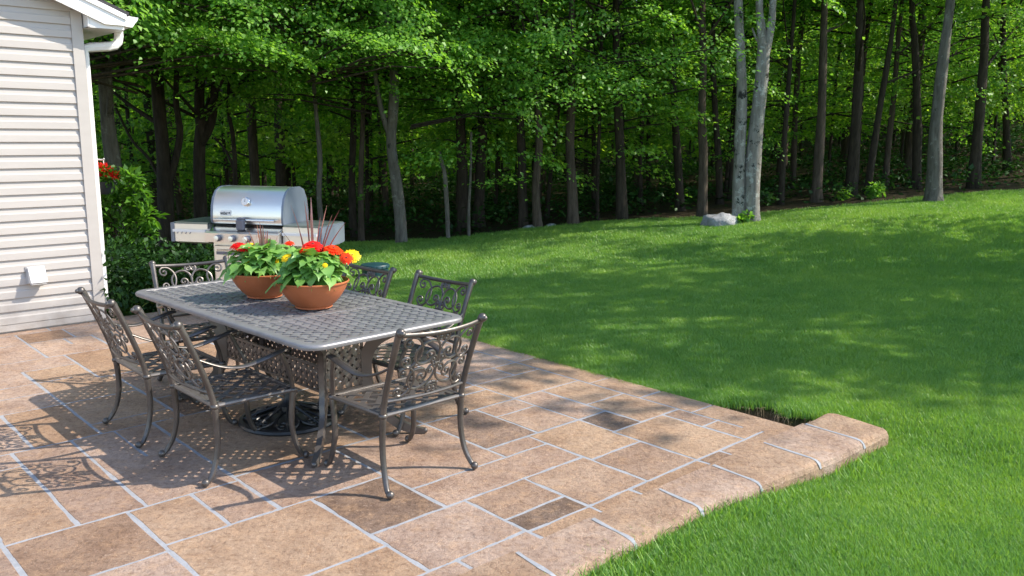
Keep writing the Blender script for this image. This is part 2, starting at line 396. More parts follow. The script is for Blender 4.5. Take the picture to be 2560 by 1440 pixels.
JB = [(1.74, -8.25, -7.25), (1.86, -7.25, -6.4), (1.48, -6.91, -5.14), (1.12, -5.9, -5.14), (1.01, -5.14, -3.95), (1.31, -5.14, -3.95), (1.22, -3.95, -2.56),
      (1.77, -5.14, -3.5), (1.52, -3.95, -3.5), (.71, -4.9, -2.9), (1.93, -3.5, -2.56), (2.36, -4.01, -2.99), (2.47, -2.99, -2.45), (3.32, -3.43, -2.54), (3.75, -3.14, -2.45),
      (2.87, -2.99, -2.45), (4.40, -8.0, -2.66), (3.76, -5.14, -3.14), (4.02, -4.02, -3.14), (4.23, -3.14, -2.54), (3.41, -4.01, -3.43), (4.15, -4.69, -4.43), (3.0, -4.43, -3.27),
      (3.17, -2.54, -2.45), (3.96, -2.54, -2.45), (2.07, -2.56, -2.46), (2.03, -8.4, -8.25), (2.12, -8.25, -7.85), (2.02, -7.85, -7.6), (2.24, -7.85, -7.25), (1.96, -6.4, -5.14),
      (1.55, -5.14, -4.6), (2.6, -5.14, -4.01), (3.1, -6.4, -5.14), (2.9, -7.25, -6.4), (3.5, -8.2, -7.25), (3.7, -6.4, -5.14)]
AMIN, AMAX, BMIN, BBORD, BEDGE = -2.5, 4.64, -8.45, -2.455, -2.05
ca = np.unique(np.round([AMIN, AMAX] + [v for s in JA for v in s[1:]] + [s[0] for s in JB], 3)); ca = ca[(ca >= AMIN) & (ca <= AMAX)]
cb = np.unique(np.round([BMIN, BBORD] + [v for s in JB for v in s[1:]] + [s[0] for s in JA], 3)); cb = cb[(cb >= BMIN) & (cb <= BBORD)]
na, nb = len(ca) - 1, len(cb) - 1
ma, mb_ = (ca[1:] + ca[:-1]) / 2, (cb[1:] + cb[:-1]) / 2
wallA = np.zeros((na, nb), bool); wallB = np.zeros((na, nb), bool)      # joint on the low-b side / low-a side of a cell
for b, a0, a1 in JA:
    j = int(np.argmin(abs(cb - b)))
    if j < nb: wallA[(ma > min(a0, a1)) & (ma < max(a0, a1)), j] = True
for a, b0, b1 in JB:
    i = int(np.argmin(abs(ca - a)))
    if i < na: wallB[i, (mb_ > min(b0, b1)) & (mb_ < max(b0, b1))] = True
lab = -np.ones((na, nb), int); nlab = 0
for i in range(na):
    for j in range(nb):
        if lab[i, j] >= 0: continue
        st = [(i, j)]; lab[i, j] = nlab
        while st:
            p, r = st.pop()
            for p2, r2, blk in ((p - 1, r, wallB[p, r]), (p + 1, r, p + 1 < na and wallB[p + 1, r]), (p, r - 1, wallA[p, r]), (p, r + 1, r + 1 < nb and wallA[p, r + 1])):
                if 0 <= p2 < na and 0 <= r2 < nb and not blk and lab[p2, r2] < 0: lab[p2, r2] = nlab; st.append((p2, r2))
        nlab += 1
tones = np.clip(rng.normal(.52, .17, nlab), .2, .9)
def cell_at(px, py):
    a, b = ground_ab(px, py); i = np.searchsorted(ca, a) - 1; j = np.searchsorted(cb, b) - 1
    return lab[min(max(i, 0), na - 1), min(max(j, 0), nb - 1)]
for px, py, tn in ((1520, 1052, .08), (1390, 1290, .16), (250, 1245, .30), (800, 1350, .40), (270, 1390, .36), (1690, 1035, .3), (1440, 880, .5), (1220, 1330, .62), (1500, 1195, .55), (1640, 1030, .66),
                   (1290, 1260, .40), (1240, 1190, .46), (700, 1250, .45), (100, 1180, .38), (420, 1180, .56), (60, 1270, .62), (200, 980, .66), (560, 1420, .7), (1100, 1330, .5), (1760, 1155, .28), (1640, 1220, .42), (1350, 1180, .48), (90, 930, .66), (180, 900, .6), (120, 870, .68), (440, 1330, .62)):
    tones[cell_at(px, py)] = tn
pm = MB(); tone = []
GZ_ = -.0016                                              # grout level
for (a0, a1, b0, b1) in ((AMIN, AMAX - .012, BMIN, BBORD),):
    P = [ab2(a0, b0), ab2(a1, b0), ab2(a1, b1), ab2(a0, b1)]; pm.add([(p[0], p[1], GZ_) for p in P], [(0, 1, 2, 3)], 1); tone.append(.5)
for i in range(na):
    for j in range(nb):
        lo_a, lo_b = wallB[i, j], wallA[i, j]; hi_a = i + 1 < na and wallB[i + 1, j]; hi_b = j + 1 < nb and wallA[i, j + 1]
        ha, hb = .0125 + .002 * math.sin(i * 5 + j), .0108 + .002 * math.sin(i * 3 + j * 7)
        A0, A1, B0, B1 = ca[i] + ha * lo_a, ca[i + 1] - ha * hi_a, cb[j] + hb * lo_b, cb[j + 1] - hb * hi_b
        if A1 - A0 < .004 or B1 - B0 < .004: continue
        na2, nb2 = max(1, int((A1 - A0) / .12)), max(1, int((B1 - B0) / .12)); k5 = lab[i, j] * 1.3
        def ed(q, ph): return .0022 * math.sin(q * 23 + ph) + .0016 * math.sin(q * 61 + 2 * ph)
        V = []
        for r in range(na2 + 1):
            for c in range(nb2 + 1):
                aa = A0 + (A1 - A0) * r / na2; bb = B0 + (B1 - B0) * c / nb2
                if r == 0 and lo_a: aa += ed(bb, k5)
                if r == na2 and hi_a: aa += ed(bb, k5 + 2)
                if c == 0 and lo_b: bb += ed(aa, k5 + 4)
                if c == nb2 and hi_b: bb += ed(aa, k5 + 5)
                p = ab2(aa, bb); V.append((p[0], p[1], 0))
        F = [(r * (nb2 + 1) + c, (r + 1) * (nb2 + 1) + c, (r + 1) * (nb2 + 1) + c + 1, r * (nb2 + 1) + c + 1) for r in range(na2) for c in range(nb2)]
        pm.add(V, F); tone += [tones[lab[i, j]]] * len(F)
        def skirt(ids, da, db):
            for u, v in zip(ids[:-1], ids[1:]):
                o = AV * da + BV * db; U, W_ = V[u], V[v]
                pm.add([U, W_, (W_[0] + o[0], W_[1] + o[1], GZ_ - .001), (U[0] + o[0], U[1] + o[1], GZ_ - .001)], [(0, 1, 2, 3)]); tone.append(tones[lab[i, j]] * .9)
        if lo_a: skirt([c for c in range(nb2 + 1)], -.004, 0)
        if hi_a: skirt([na2 * (nb2 + 1) + c for c in range(nb2 + 1)], .004, 0)
        if lo_b: skirt([r * (nb2 + 1) for r in range(na2 + 1)], 0, -.004)
        if hi_b: skirt([r * (nb2 + 1) + nb2 for r in range(na2 + 1)], 0, .004)
# rounded nosing along the near edge, running on past the corner as a short stub
prof = [(BBORD, 0), (-2.33, .0005), (-2.20, .0), (-2.112, -.001), (-2.079, -.006), (-2.061, -.020), (BEDGE, -.045), (BEDGE, -.28)]
bj = [-2.2, -1.2, -.4, .3, .95, 1.6, 2.30, 2.78, 3.28, 3.75, 4.26, 4.742]
na_ = np.unique(np.concatenate([np.arange(AMIN, 4.74, .06), [AMIN, 4.74]]))
btone = {k: float(np.clip(rng.normal(.6, .05), .45, .75)) for k in range(20)}
for k in range(len(na_) - 1):
    seg = int(np.searchsorted(bj, (na_[k] + na_[k + 1]) / 2))
    for e in range(len(prof) - 1):
        P = []
        for aa, e_ in ((na_[k], e), (na_[k], e + 1), (na_[k + 1], e + 1), (na_[k + 1], e)):
            b, z = prof[e_]
            wob = (.003 * math.sin(aa * 9) + .002 * math.sin(aa * 23 + 1) if e_ >= 3 else 0) + float(nose(aa)) * min(1, e_ / 3)
            p = ab2(aa, b + wob); P.append((p[0], p[1], z))
        pm.add(P, [(0, 1, 2, 3)]); tone.append(btone[seg])
# the nosing runs on past the patio corner as a short stub with rounded end
sout = [(4.739, -2.05), (4.739, -2.472), (4.90, -2.472), (5.03, -2.478), (5.075, -2.474), (5.10, -2.455), (5.112, -2.42), (5.11, -2.33), (5.09, -2.20), (5.062, -2.085), (5.052, -2.058), (5.034, -2.046), (5.0, -2.046), (4.90, -2.048)]
sc_ = (4.92, -2.26); prev = None
for k, z in ((0, -.30), (0, -.045), (.010, -.020), (.028, -.006), (.06, -.001), (.25, .0)):
    cur = []
    for (aa, bb) in sout:
        ka = 0 if aa < 4.74 else k; d = np.array([aa - sc_[0] if aa > 4.74 else 0, bb - sc_[1]]); L = np.linalg.norm(d); p = ab2(aa - d[0] / L * min(ka, L * .9), bb - d[1] / L * min(k, L * .9)); cur.append((p[0], p[1], z))
    if prev:
        n_ = len(cur)
        for i in range(n_):
            j = (i + 1) % n_; pm.add([prev[i], prev[j], cur[j], cur[i]], [(0, 1, 2, 3)]); tone.append(.62)
    prev = cur
pm.add(prev, [tuple(range(len(prev)))]); tone.append(.62)
# outer sides of the slab
for (a0, b0), (a1, b1) in (((AMAX, BMIN), (AMAX, BBORD)), ((AMIN, BMIN), (AMAX, BMIN)), ((AMIN, BMIN), (AMIN, BEDGE))):
    p, q_ = ab2(a0, b0), ab2(a1, b1)
    pm.add([(p[0], p[1], 0), (q_[0], q_[1], 0), (q_[0], q_[1], -.3), (p[0], p[1], -.3)], [(0, 1, 2, 3)]); tone.append(.4)
p0, p1 = ab2(AMAX, BBORD), ab2(4.745, BBORD)
pm.add([(*p0, 0), (*p1, 0), (*p1, -.3), (*p0, -.3)], [(0, 1, 2, 3)]); tone.append(.35)
for a in bj:                                            # border joints follow the rounded edge down
    P = prof[1:-1]; P = [(-2.435, .0005)] + [p for p in P]
    V = []
    for i, (b, z) in enumerate(P):
        nrm = (0, 1) if i < 2 else ((.4, .9) if i < 4 else (.9, .4) if i < 6 else (1, 0))
        bow = .018 * (1 - ((b + 2.085) / .35) ** 2) * -1
        for s_ in (-1, 1):
            g = ab2(a + s_ * (.0105 + .003 * math.sin(i * 2 + a * 7)) + bow, b + float(nose(a)) * min(1, i / 3) + .0022 * nrm[0]); V.append((g[0], g[1], z + .0022 * nrm[1]))
    pm.add(V, [(2 * i, 2 * i + 1, 2 * i + 3, 2 * i + 2) for i in range(len(P) - 1)], 1); tone.extend([.5] * (len(P) - 1))
po = pm.build('patio', [M['stone'], M['grout']], smooth=30)
q = po.data.attributes.new('tone', 'FLOAT', 'FACE'); q.data.foreach_set('value', np.array(tone, np.float32))
tag(po, kind='structure')

# ------------------------------------------------------------------ grass
def tuft(seed, n, rad, hmin, hmax, w):
    r = np.random.default_rng(seed); V = []; F = []
    for i in range(n):
        a = r.uniform(0, 6.283); q = rad * math.sqrt(r.uniform()); bx, by = q * math.cos(a), q * math.sin(a)
        h = r.uniform(hmin, hmax); la = r.uniform(0, 6.283); lean = h * r.uniform(.1, .75)
        dx, dy = math.cos(la), math.sin(la); sx, sy = -dy * w / 2, dx * w / 2; k = len(V)
        V += [(bx - sx, by - sy, -.01), (bx + sx, by + sy, -.01)]
        V += [(bx + dx * lean * .3 - sx * .85, by + dy * lean * .3 - sy * .85, h * .55), (bx + dx * lean * .3 + sx * .85, by + dy * lean * .3 + sy * .85, h * .55)]
        V += [(bx + dx * lean, by + dy * lean, h * (1 - .12 * lean / h)), (bx + dx * lean + sx * .2, by + dy * lean + sy * .2, h * (1 - .12 * lean / h))]
        F += [(k, k + 1, k + 3, k + 2), (k + 2, k + 3, k + 5, k + 4)]
    return mesh_np('grass_tuft', V, F, M['grass'])
def grass_mat():
    t = NT('grass_blade'); g = t.n('NewGeometry'); oi = t.n('ObjectInfo')
    nz = t.noise(.55, 4, .6, vec=oi.outputs['Location']); nz2 = t.noise(3.0, 3, .6, vec=oi.outputs['Location'])
    f = t.math('ADD', t.math('MULTIPLY', g.outputs['Random Per Island'], .25), t.math('ADD', t.math('MULTIPLY', nz, .55), t.math('MULTIPLY', nz2, .3)))
    c = t.ramp(f, [(.2, (.065, .18, .042)), (.5, (.16, .315, .064)), (.75, (.29, .43, .08)), (.95, (.46, .56, .17))])
    d = t.n('BsdfDiffuse'); t.l(c, d.inputs[0]); tr_ = t.n('BsdfTranslucent'); t.l(t.mix(c, (1.7, 1.7, .6), 1.0, 'MULTIPLY'), tr_.inputs[0])
    mx = t.n('MixShader'); mx.inputs[0].default_value = .35; t.l(d.outputs[0], mx.inputs[1]); t.l(tr_.outputs[0], mx.inputs[2])
    gl = t.n('BsdfGlossy'); gl.inputs['Roughness'].default_value = .38
    m2 = t.n('MixShader'); m2.inputs[0].default_value = .03; t.l(mx.outputs[0], m2.inputs[1]); t.l(gl.outputs[0], m2.inputs[2])
    t.l(m2.outputs[0], t.out.inputs[0]); return t.mat
M['grass'] = grass_mat()
tufts = [tuft(i, 46, .07, .024, .050, .0032) for i in range(3)] + [tuft(9, 64, .15, .03, .06, .0058), tuft(10, 64, .15, .03, .06, .0058)]
def scatter(n, xr, yr):
    x = rng.uniform(*xr, n); y = rng.uniform(*yr, n)
    k = (abs(x - .4) < .80 * y + 2.2) & (y < edge_y(x) + .1)
    a, b = to_ab(x, y)
    k &= ~on_patio(x, y, .012) & ~in_house(x, y) & (trench(x, y) < .04)
    k &= ~((b < -8.2) & (a < 4.6) & (a > 2.2))                          # planting bed
    return x[k], y[k]
gx, gy, gs, gi = [], [], [], []
def put(x, y, s0, s1, kinds):
    gx.append(x); gy.append(y); gs.append(rng.uniform(s0, s1, len(x))); gi.append(rng.choice(kinds, len(x)))
x, y = scatter(52000, (-.8, 7.0), (1.9, 6.2)); put(x, y, .8, 1.25, (0, 1, 2))
x, y = scatter(62000, (-4.5, 10.5), (6.0, 10.5)); put(x, y, .85, 1.35, (0, 1, 2))
x, y = scatter(31000, (-10, 16), (10.2, 17)); put(x, y, .9, 1.3, (3, 4))
t_ = rng.uniform(.9, 4.9, 170); P = np.outer(t_, AV) + np.outer(BEDGE + .015 + nose(t_) + rng.uniform(0, .08, 170), BV); put(P[:, 0], P[:, 1], 1.2, 2.1, (0, 1, 2))
# taller fringe overhanging the nosing and along the far edge
t_ = rng.uniform(.9, 5.0, 700); o_ = rng.uniform(.0, .05, 700) + nose(t_); P = np.outer(t_, AV) + np.outer(BEDGE + .02 + o_, BV); put(P[:, 0], P[:, 1], .8, 1.3, (0, 1, 2))
t_ = rng.uniform(-6.5, -3.1, 760); P = np.outer(4.665 + rng.uniform(0, .05, 760), AV) + np.outer(t_, BV); put(P[:, 0], P[:, 1], .7, 1.15, (0, 1, 2))
gx, gy, gs, gi = map(np.concatenate, (gx, gy, gs, gi))
gz = lawn_h(gx, gy)
gm = bpy.data.meshes.new('grass'); gm.vertices.add(len(gx)); gm.vertices.foreach_set('co', np.stack([gx, gy, gz], -1).astype(np.float32).ravel())
for nm, ty, val in (('rot', 'FLOAT', rng.uniform(0, 6.283, len(gx)).astype(np.float32)), ('scl', 'FLOAT', gs.astype(np.float32)), ('pick', 'INT', gi.astype(np.int32))):
    q = gm.attributes.new(nm, ty, 'POINT'); q.data.foreach_set('value', val)
go = tag(link('grass', gm), 'short mown green lawn grass around the patio and up to the wood', 'grass', kind='stuff')
gn = bpy.data.node_groups.new('grass_scatter', 'GeometryNodeTree')
gn.interface.new_socket('Geometry', in_out='INPUT', socket_type='NodeSocketGeometry'); gn.interface.new_socket('Geometry', in_out='OUTPUT', socket_type='NodeSocketGeometry')
N = gn.nodes.new; gi_, go_ = N('NodeGroupInput'), N('NodeGroupOutput')
join = N('GeometryNodeJoinGeometry')
tobs = []
for k, tm in enumerate(tufts):
    tobs.append(bpy.data.objects.new('grass_tuft', tm))
for to in reversed(tobs):
    oi = N('GeometryNodeObjectInfo'); oi.inputs[0].default_value = to; oi.inputs['As Instance'].default_value = True
    gn.links.new(oi.outputs['Geometry'], join.inputs[0])
iop = N('GeometryNodeInstanceOnPoints'); iop.inputs['Pick Instance'].default_value = True
def named(nm, ty):
    q = N('GeometryNodeInputNamedAttribute'); q.data_type = ty; q.inputs[0].default_value = nm; return q.outputs[0]
cx = N('ShaderNodeCombineXYZ'); gn.links.new(named('rot', 'FLOAT'), cx.inputs[2])
e2r = N('FunctionNodeEulerToRotation'); gn.links.new(cx.outputs[0], e2r.inputs[0])
gn.links.new(gi_.outputs[0], iop.inputs['Points']); gn.links.new(join.outputs[0], iop.inputs['Instance'])
gn.links.new(named('pick', 'INT'), iop.inputs['Instance Index']); gn.links.new(e2r.outputs[0], iop.inputs['Rotation']); gn.links.new(named('scl', 'FLOAT'), iop.inputs['Scale'])
gn.links.new(iop.outputs[0], go_.inputs[0])
go.modifiers.new('scatter', 'NODES').node_group = gn
# dead roots and thatch hanging over the open trench by the stub
rm = MB()
for i in range(80):
    b = rng.uniform(-3.25, -2.5); wd = .34 + .04 * math.sin(b * 17) + .03 * math.sin(b * 41 + 1)
    a = 4.66 + wd * (.62 + .4 * rng.uniform()) * float(sstep(b, -3.25, -2.75)); p = ab2(a, b); z = float(lawn_h(*p)) - .01
    dr = ab2(-rng.uniform(.01, .06), rng.uniform(-.05, .05))
    rm.tube([(p[0], p[1], z + .015), (p[0] + dr[0] * .6, p[1] + dr[1] * .6, z + .02 * rng.uniform()), (p[0] + dr[0], p[1] + dr[1], z - rng.uniform(.01, .05))], [.0015, .0012, .0008], 4)
tag(rm.build('thatch', simple('dead_thatch', (.26, .19, .10), .9, 0, .4, 30)), 'dry grass roots hanging over the dirt trench beside the patio edge', 'thatch', kind='stuff')

# ------------------------------------------------------------------ house
HC = np.array([-3.86, 7.87])                           # house corner on the ground
house = empty('house', (HC[0], HC[1], 0), TH, 'cream vinyl sided house corner with white eave and gutter', 'house')
# local axes: x along the wall away from the viewer, -y out of the wall, z up
CS = .1135; Z0 = .075
sm_ = MB(); rows = 30
for i in range(rows):
    z = Z0 + i * CS
    xr = -.085 if z < 2.80 else -.085 - (z - 2.80) / .41
    if xr < -5: break
    pf = [(-.016, z), (-.0205, z + .003), (-.018, z + .060), (-.010, z + .072), (-.004, z + CS - .003), (-.004, z + CS + .008)]
    for k in range(len(pf) - 1):
        (y0, z0), (y1, z1) = pf[k], pf[k + 1]
        sm_.add([(-6, y0, z0), (xr, y0, z0), (xr, y1, z1), (-6, y1, z1)], [(0, 1, 2, 3)])
    sm_.add([(-6, 0, z), (xr, 0, z), (xr, -.016, z), (-6, -.016, z)], [(0, 1, 2, 3)])
    if i % 4 == 1:                                       # a lap seam where two lengths of siding overlap
        xs_ = -.75 - (i * .83) % 1.6
        for k in range(len(pf) - 2):
            (y0, z0), (y1, z1) = pf[k], pf[k + 1]
            sm_.add([(-6, y0 - .0016, z0), (xs_, y0 - .0016, z0), (xs_, y1 - .0016, z1), (-6, y1 - .0016, z1)], [(0, 1, 2, 3)])
sm_.build('siding', M['vinyl'], house, 20)
w = MB(); w.box((-3, 3, 1.33), (6, 5.996, 2.72)); w.prism([(-6, 2.69), (-.002, 2.69), (-.002, 2.815), (-3, 4.045), (-6, 2.815)], 'y', .003, 5.9)
w.build('wall', M['vinyl'], house, 0)
w = MB(); w.box((-.044, -.013, 1.415), (.092, .032, 2.79)); w.box((.006, .045, 1.36), (.016, .09, 2.68)); w.build('corner_post', M['vinyl'], house)
w = MB(); w.box((-3, -.012, .045), (5.83, .018, .055)); w.build('starter_strip', M['vinyl'], house)
# roof, overhanging: pitch 5/12, eave at x=+.33, rake overhang .16
SL = .41
w = MB()
def roofz(x): return 2.80 - (x - .33) * SL
w.prism([(.36, roofz(.36)), (.36, roofz(.36) + .03), (-3, roofz(-3) + .03), (-6.4, roofz(-3) + .03 - 3.4 * SL), (-6.4, roofz(-3) - 3.4 * SL), (-3, roofz(-3))], 'y', -.185, 6.2)
w.build('roof', M['shingle'], house)
w = MB()
w.prism([(.33, 2.70), (.33, roofz(.33) - .002), (-3, roofz(-3) - .002), (-3, roofz(-3) - .155)] + [(.33 - .18, 2.70 + .0)], 'y', -.175, -.150)
w.prism([(.335, roofz(.335) - .05), (.335, roofz(.335) - .003), (-3, roofz(-3) - .003), (-3, roofz(-3) - .055)], 'y', -.190, -.176)
w.build('rake_board', M['white'], house)
w = MB()
w.prism([(.32, 2.665), (.32, 2.745), (.03, 2.83), (.03, 2.665)], 'y', -.145, -.09)   # eave return
w.build('eave_return', M['white'], house)
w = MB()
w.box((.021, -.0735, 2.752), (.014, .143, .16))
for k in range(-2, 22):
    x0, x1 = -.0 - k * .14, -.134 - k * .14
    w.add([(x0, -.149, roofz(x0) - .12), (x1, -.149, roofz(x1) - .12), (x1, 0, roofz(x1) - .12), (x0, 0, roofz(x0) - .12)], [(0, 1, 2, 3)])
w.add([(.0, -.089, 2.664), (.325, -.089, 2.664), (.325, 6, 2.664), (.0, 6, 2.664)], [(0, 1, 2, 3)])
w.add([(.326, -.145, 2.664), (.326, 6, 2.664), (.326, 6, 2.79), (.326, -.145, 2.79)], [(0, 1, 2, 3)])
w.build('soffit', M['white'], house, 0)
w = MB()
gp = [(.33, 2.70), (.40, 2.695), (.425, 2.73), (.45, 2.76), (.462, 2.785), (.455, 2.790), (.44, 2.765), (.415, 2.738), (.395, 2.706), (.335, 2.708), (.335, 2.80), (.33, 2.80)]
w.prism(gp, 'y', -.12, 6)
w.prism([(.331, 2.701), (.40, 2.696), (.425, 2.73), (.45, 2.76), (.460, 2.785), (.331, 2.798)], 'y', -.128, -.12)
w.build('gutter', M['white'], house)
w = MB()
pth = [(.36, .12, 2.70), (.36, .12, 2.64), (.35, .12, 2.585), (.32, .12, 2.55), (.26, .12, 2.535), (.10, .12, 2.515), (.05, .12, 2.50), (.045, .12, 2.45), (.045, .12, .12)]
w.tube(pth, .042, 8); w.build('downspout', M['white'], house)
# dryer vent hood on the wall
vent = empty('dryer_vent', (HC[0] + AV[0] * -.552 + BV[0] * .0205, HC[1] + AV[1] * -.552 + BV[1] * .0205, .50), TH, 'small white louvred dryer vent hood low on the cream siding', 'vent')
w = MB(); w.box((0, -.004, .0), (.160, .008, .155)); w.build('mounting_plate', simple('dull_grey_plastic', (.42, .41, .41), .5), vent)
w = MB(); w.prism([(-.008, .07), (-.03, .066), (-.105, -.06), (-.098, -.068), (-.008, -.068)], 'x', -.066, .066); w.build('hood', M['whitemetal'], vent)
w = MB()
for k in range(3): w.box((0, -.055, -.074 - k * .004), (.118, .085 - .02 * k, .003))
w.build('flap', M['whitemetal'], vent)
# ------------------------------------------------------------------ cast metal dining set
def weave(mb, inside, ext, s, w, amp, th, z0=0, clipn=None, xf=None):
    """over-under lattice of diagonal strips, kept where inside(x, y)"""
    k = int(ext * 1.5 / s) + 1; r2 = math.sqrt(.5)
    for d in (0, 1):
        for i in range(-k, k + 1):
            run = []
            nst = int(ext * 1.5 / (s / 4))
            for q in range(-nst, nst + 1):
                p = q * s / 4; u, v = (p, i * s) if d == 0 else (i * s, p)
                x, y = (u - v) * r2, (u + v) * r2
                if inside(x, y):
                    z = z0 + (amp if d == 0 else -amp) * (-1) ** i * math.cos(math.pi * p / s); run.append((u, v, z))
                if (not inside(x, y) or q == nst) and run:
                    if len(run) > 1:
                        V = []
                        for (u_, v_, z_) in run:
                            for sx, sz in ((-1, -1), (1, -1), (1, 1), (-1, 1)):
                                uu, vv = (u_, v_ + sx * w / 2) if d == 0 else (u_ + sx * w / 2, v_)
                                P = ((uu - vv) * r2, (uu + vv) * r2, z_ + sz * th / 2); V.append(xf(P) if xf else P)
                        F = []
                        for a in range(len(run) - 1):
                            for b in range(4): c = (b + 1) % 4; F.append((a * 4 + b, a * 4 + c, a * 4 + 4 + c, a * 4 + 4 + b))
                        mb.add(V, F)
                    run = []
def catmull(P, n=6):
    P = [Vector(p) for p in P]; out = []
    for i in range(len(P) - 1):
        a, b, c, d = P[max(i - 1, 0)], P[i], P[i + 1], P[min(i + 2, len(P) - 1)]
        for k in range(n):
            t = k / n; out.append(.5 * ((2 * b) + (c - a) * t + (2 * a - 5 * b + 4 * c - d) * t * t + (3 * b - a - 3 * c + d) * t ** 3))
    out.append(P[-1]); return out
def curl(last, prev, c, turns=1.15, n=14):               # spiral from a curve's last point in to a centre
    l, p, c = Vector(last), Vector(prev), Vector(c); o = l - c; t = l - p
    sgn = 1 if o.x * t.y - o.y * t.x > 0 else -1; a0 = math.atan2(o.y, o.x); r0 = o.length
    return [Vector((c.x + r0 * (1 - .82 * i / n) * math.cos(a0 + sgn * turns * 6.283 * i / n), c.y + r0 * (1 - .82 * i / n) * math.sin(a0 + sgn * turns * 6.283 * i / n))) for i in range(1, n + 1)]
KX, KY = .225, .345
def S(*pts): return [(p[0] * KX, p[1] * KY) for p in pts]
def scroll(points, c0=None, c1=None):
    P = catmull(S(*points), 6)
    pre = list(reversed(curl(P[0], P[1], S(c0)[0]))) if c0 else []
    post = curl(P[-1], P[-2], S(c1)[0]) if c1 else []
    return pre + P + post
SCROLLS = [scroll([(-.80, .985), (-.66, .965), (-.53, .88), (-.48, .77), (-.51, .65), (-.60, .555), (-.73, .505), (-.86, .54)], (-.82, .89), (-.80, .61)),
           scroll([(-.04, .52), (.0, .66), (-.03, .80), (-.14, .88), (-.30, .905), (-.48, .86), (-.60, .76), (-.60, .63), (-.48, .55), (-.33, .545), (-.18, .60)], None, (-.25, .675)),
           scroll([(-.15, .545), (-.10, .50), (-.02, .52)], (-.10, .60), None),
           scroll([(-.80, .50), (-.67, .49), (-.56, .39), (-.53, .26), (-.62, .13), (-.78, .055), (-.93, .075)], (-.82, .42), (-.88, .135)),
           scroll([(-.03, .50), (-.015, .38), (-.09, .26), (-.24, .18), (-.45, .14), (-.60, .18), (-.68, .28), (-.66, .39), (-.54, .46), (-.37, .465), (-.26, .41)], None, (-.36, .335)),
           scroll([(-.06, .46), (-.14, .495), (-.21, .45)], None, (-.15, .415)),
           scroll([(0, .77), (-.09, .86), (-.165, .935), (-.13, 1.0)], None, (-.08, .945)),
           scroll([(0, .20), (-.10, .185), (-.16, .11), (-.10, .045)], None, (-.07, .11))]
ZS = .395
def yback(z): return .07 - .15 * (max(z - ZS, 0) / .435) ** 1.25
def backpt(s, t, off=0):                                 # s across in m, t up in m from the lower rail
    z = .470 + t; hw = .255; bow = .032 * (1 - (s / hw) ** 2)
    return Vector((s * (.97 + .05 * t / .345), yback(z) - bow + off, z - .014 * (1 - (s / hw) ** 2) * (t / .345)))
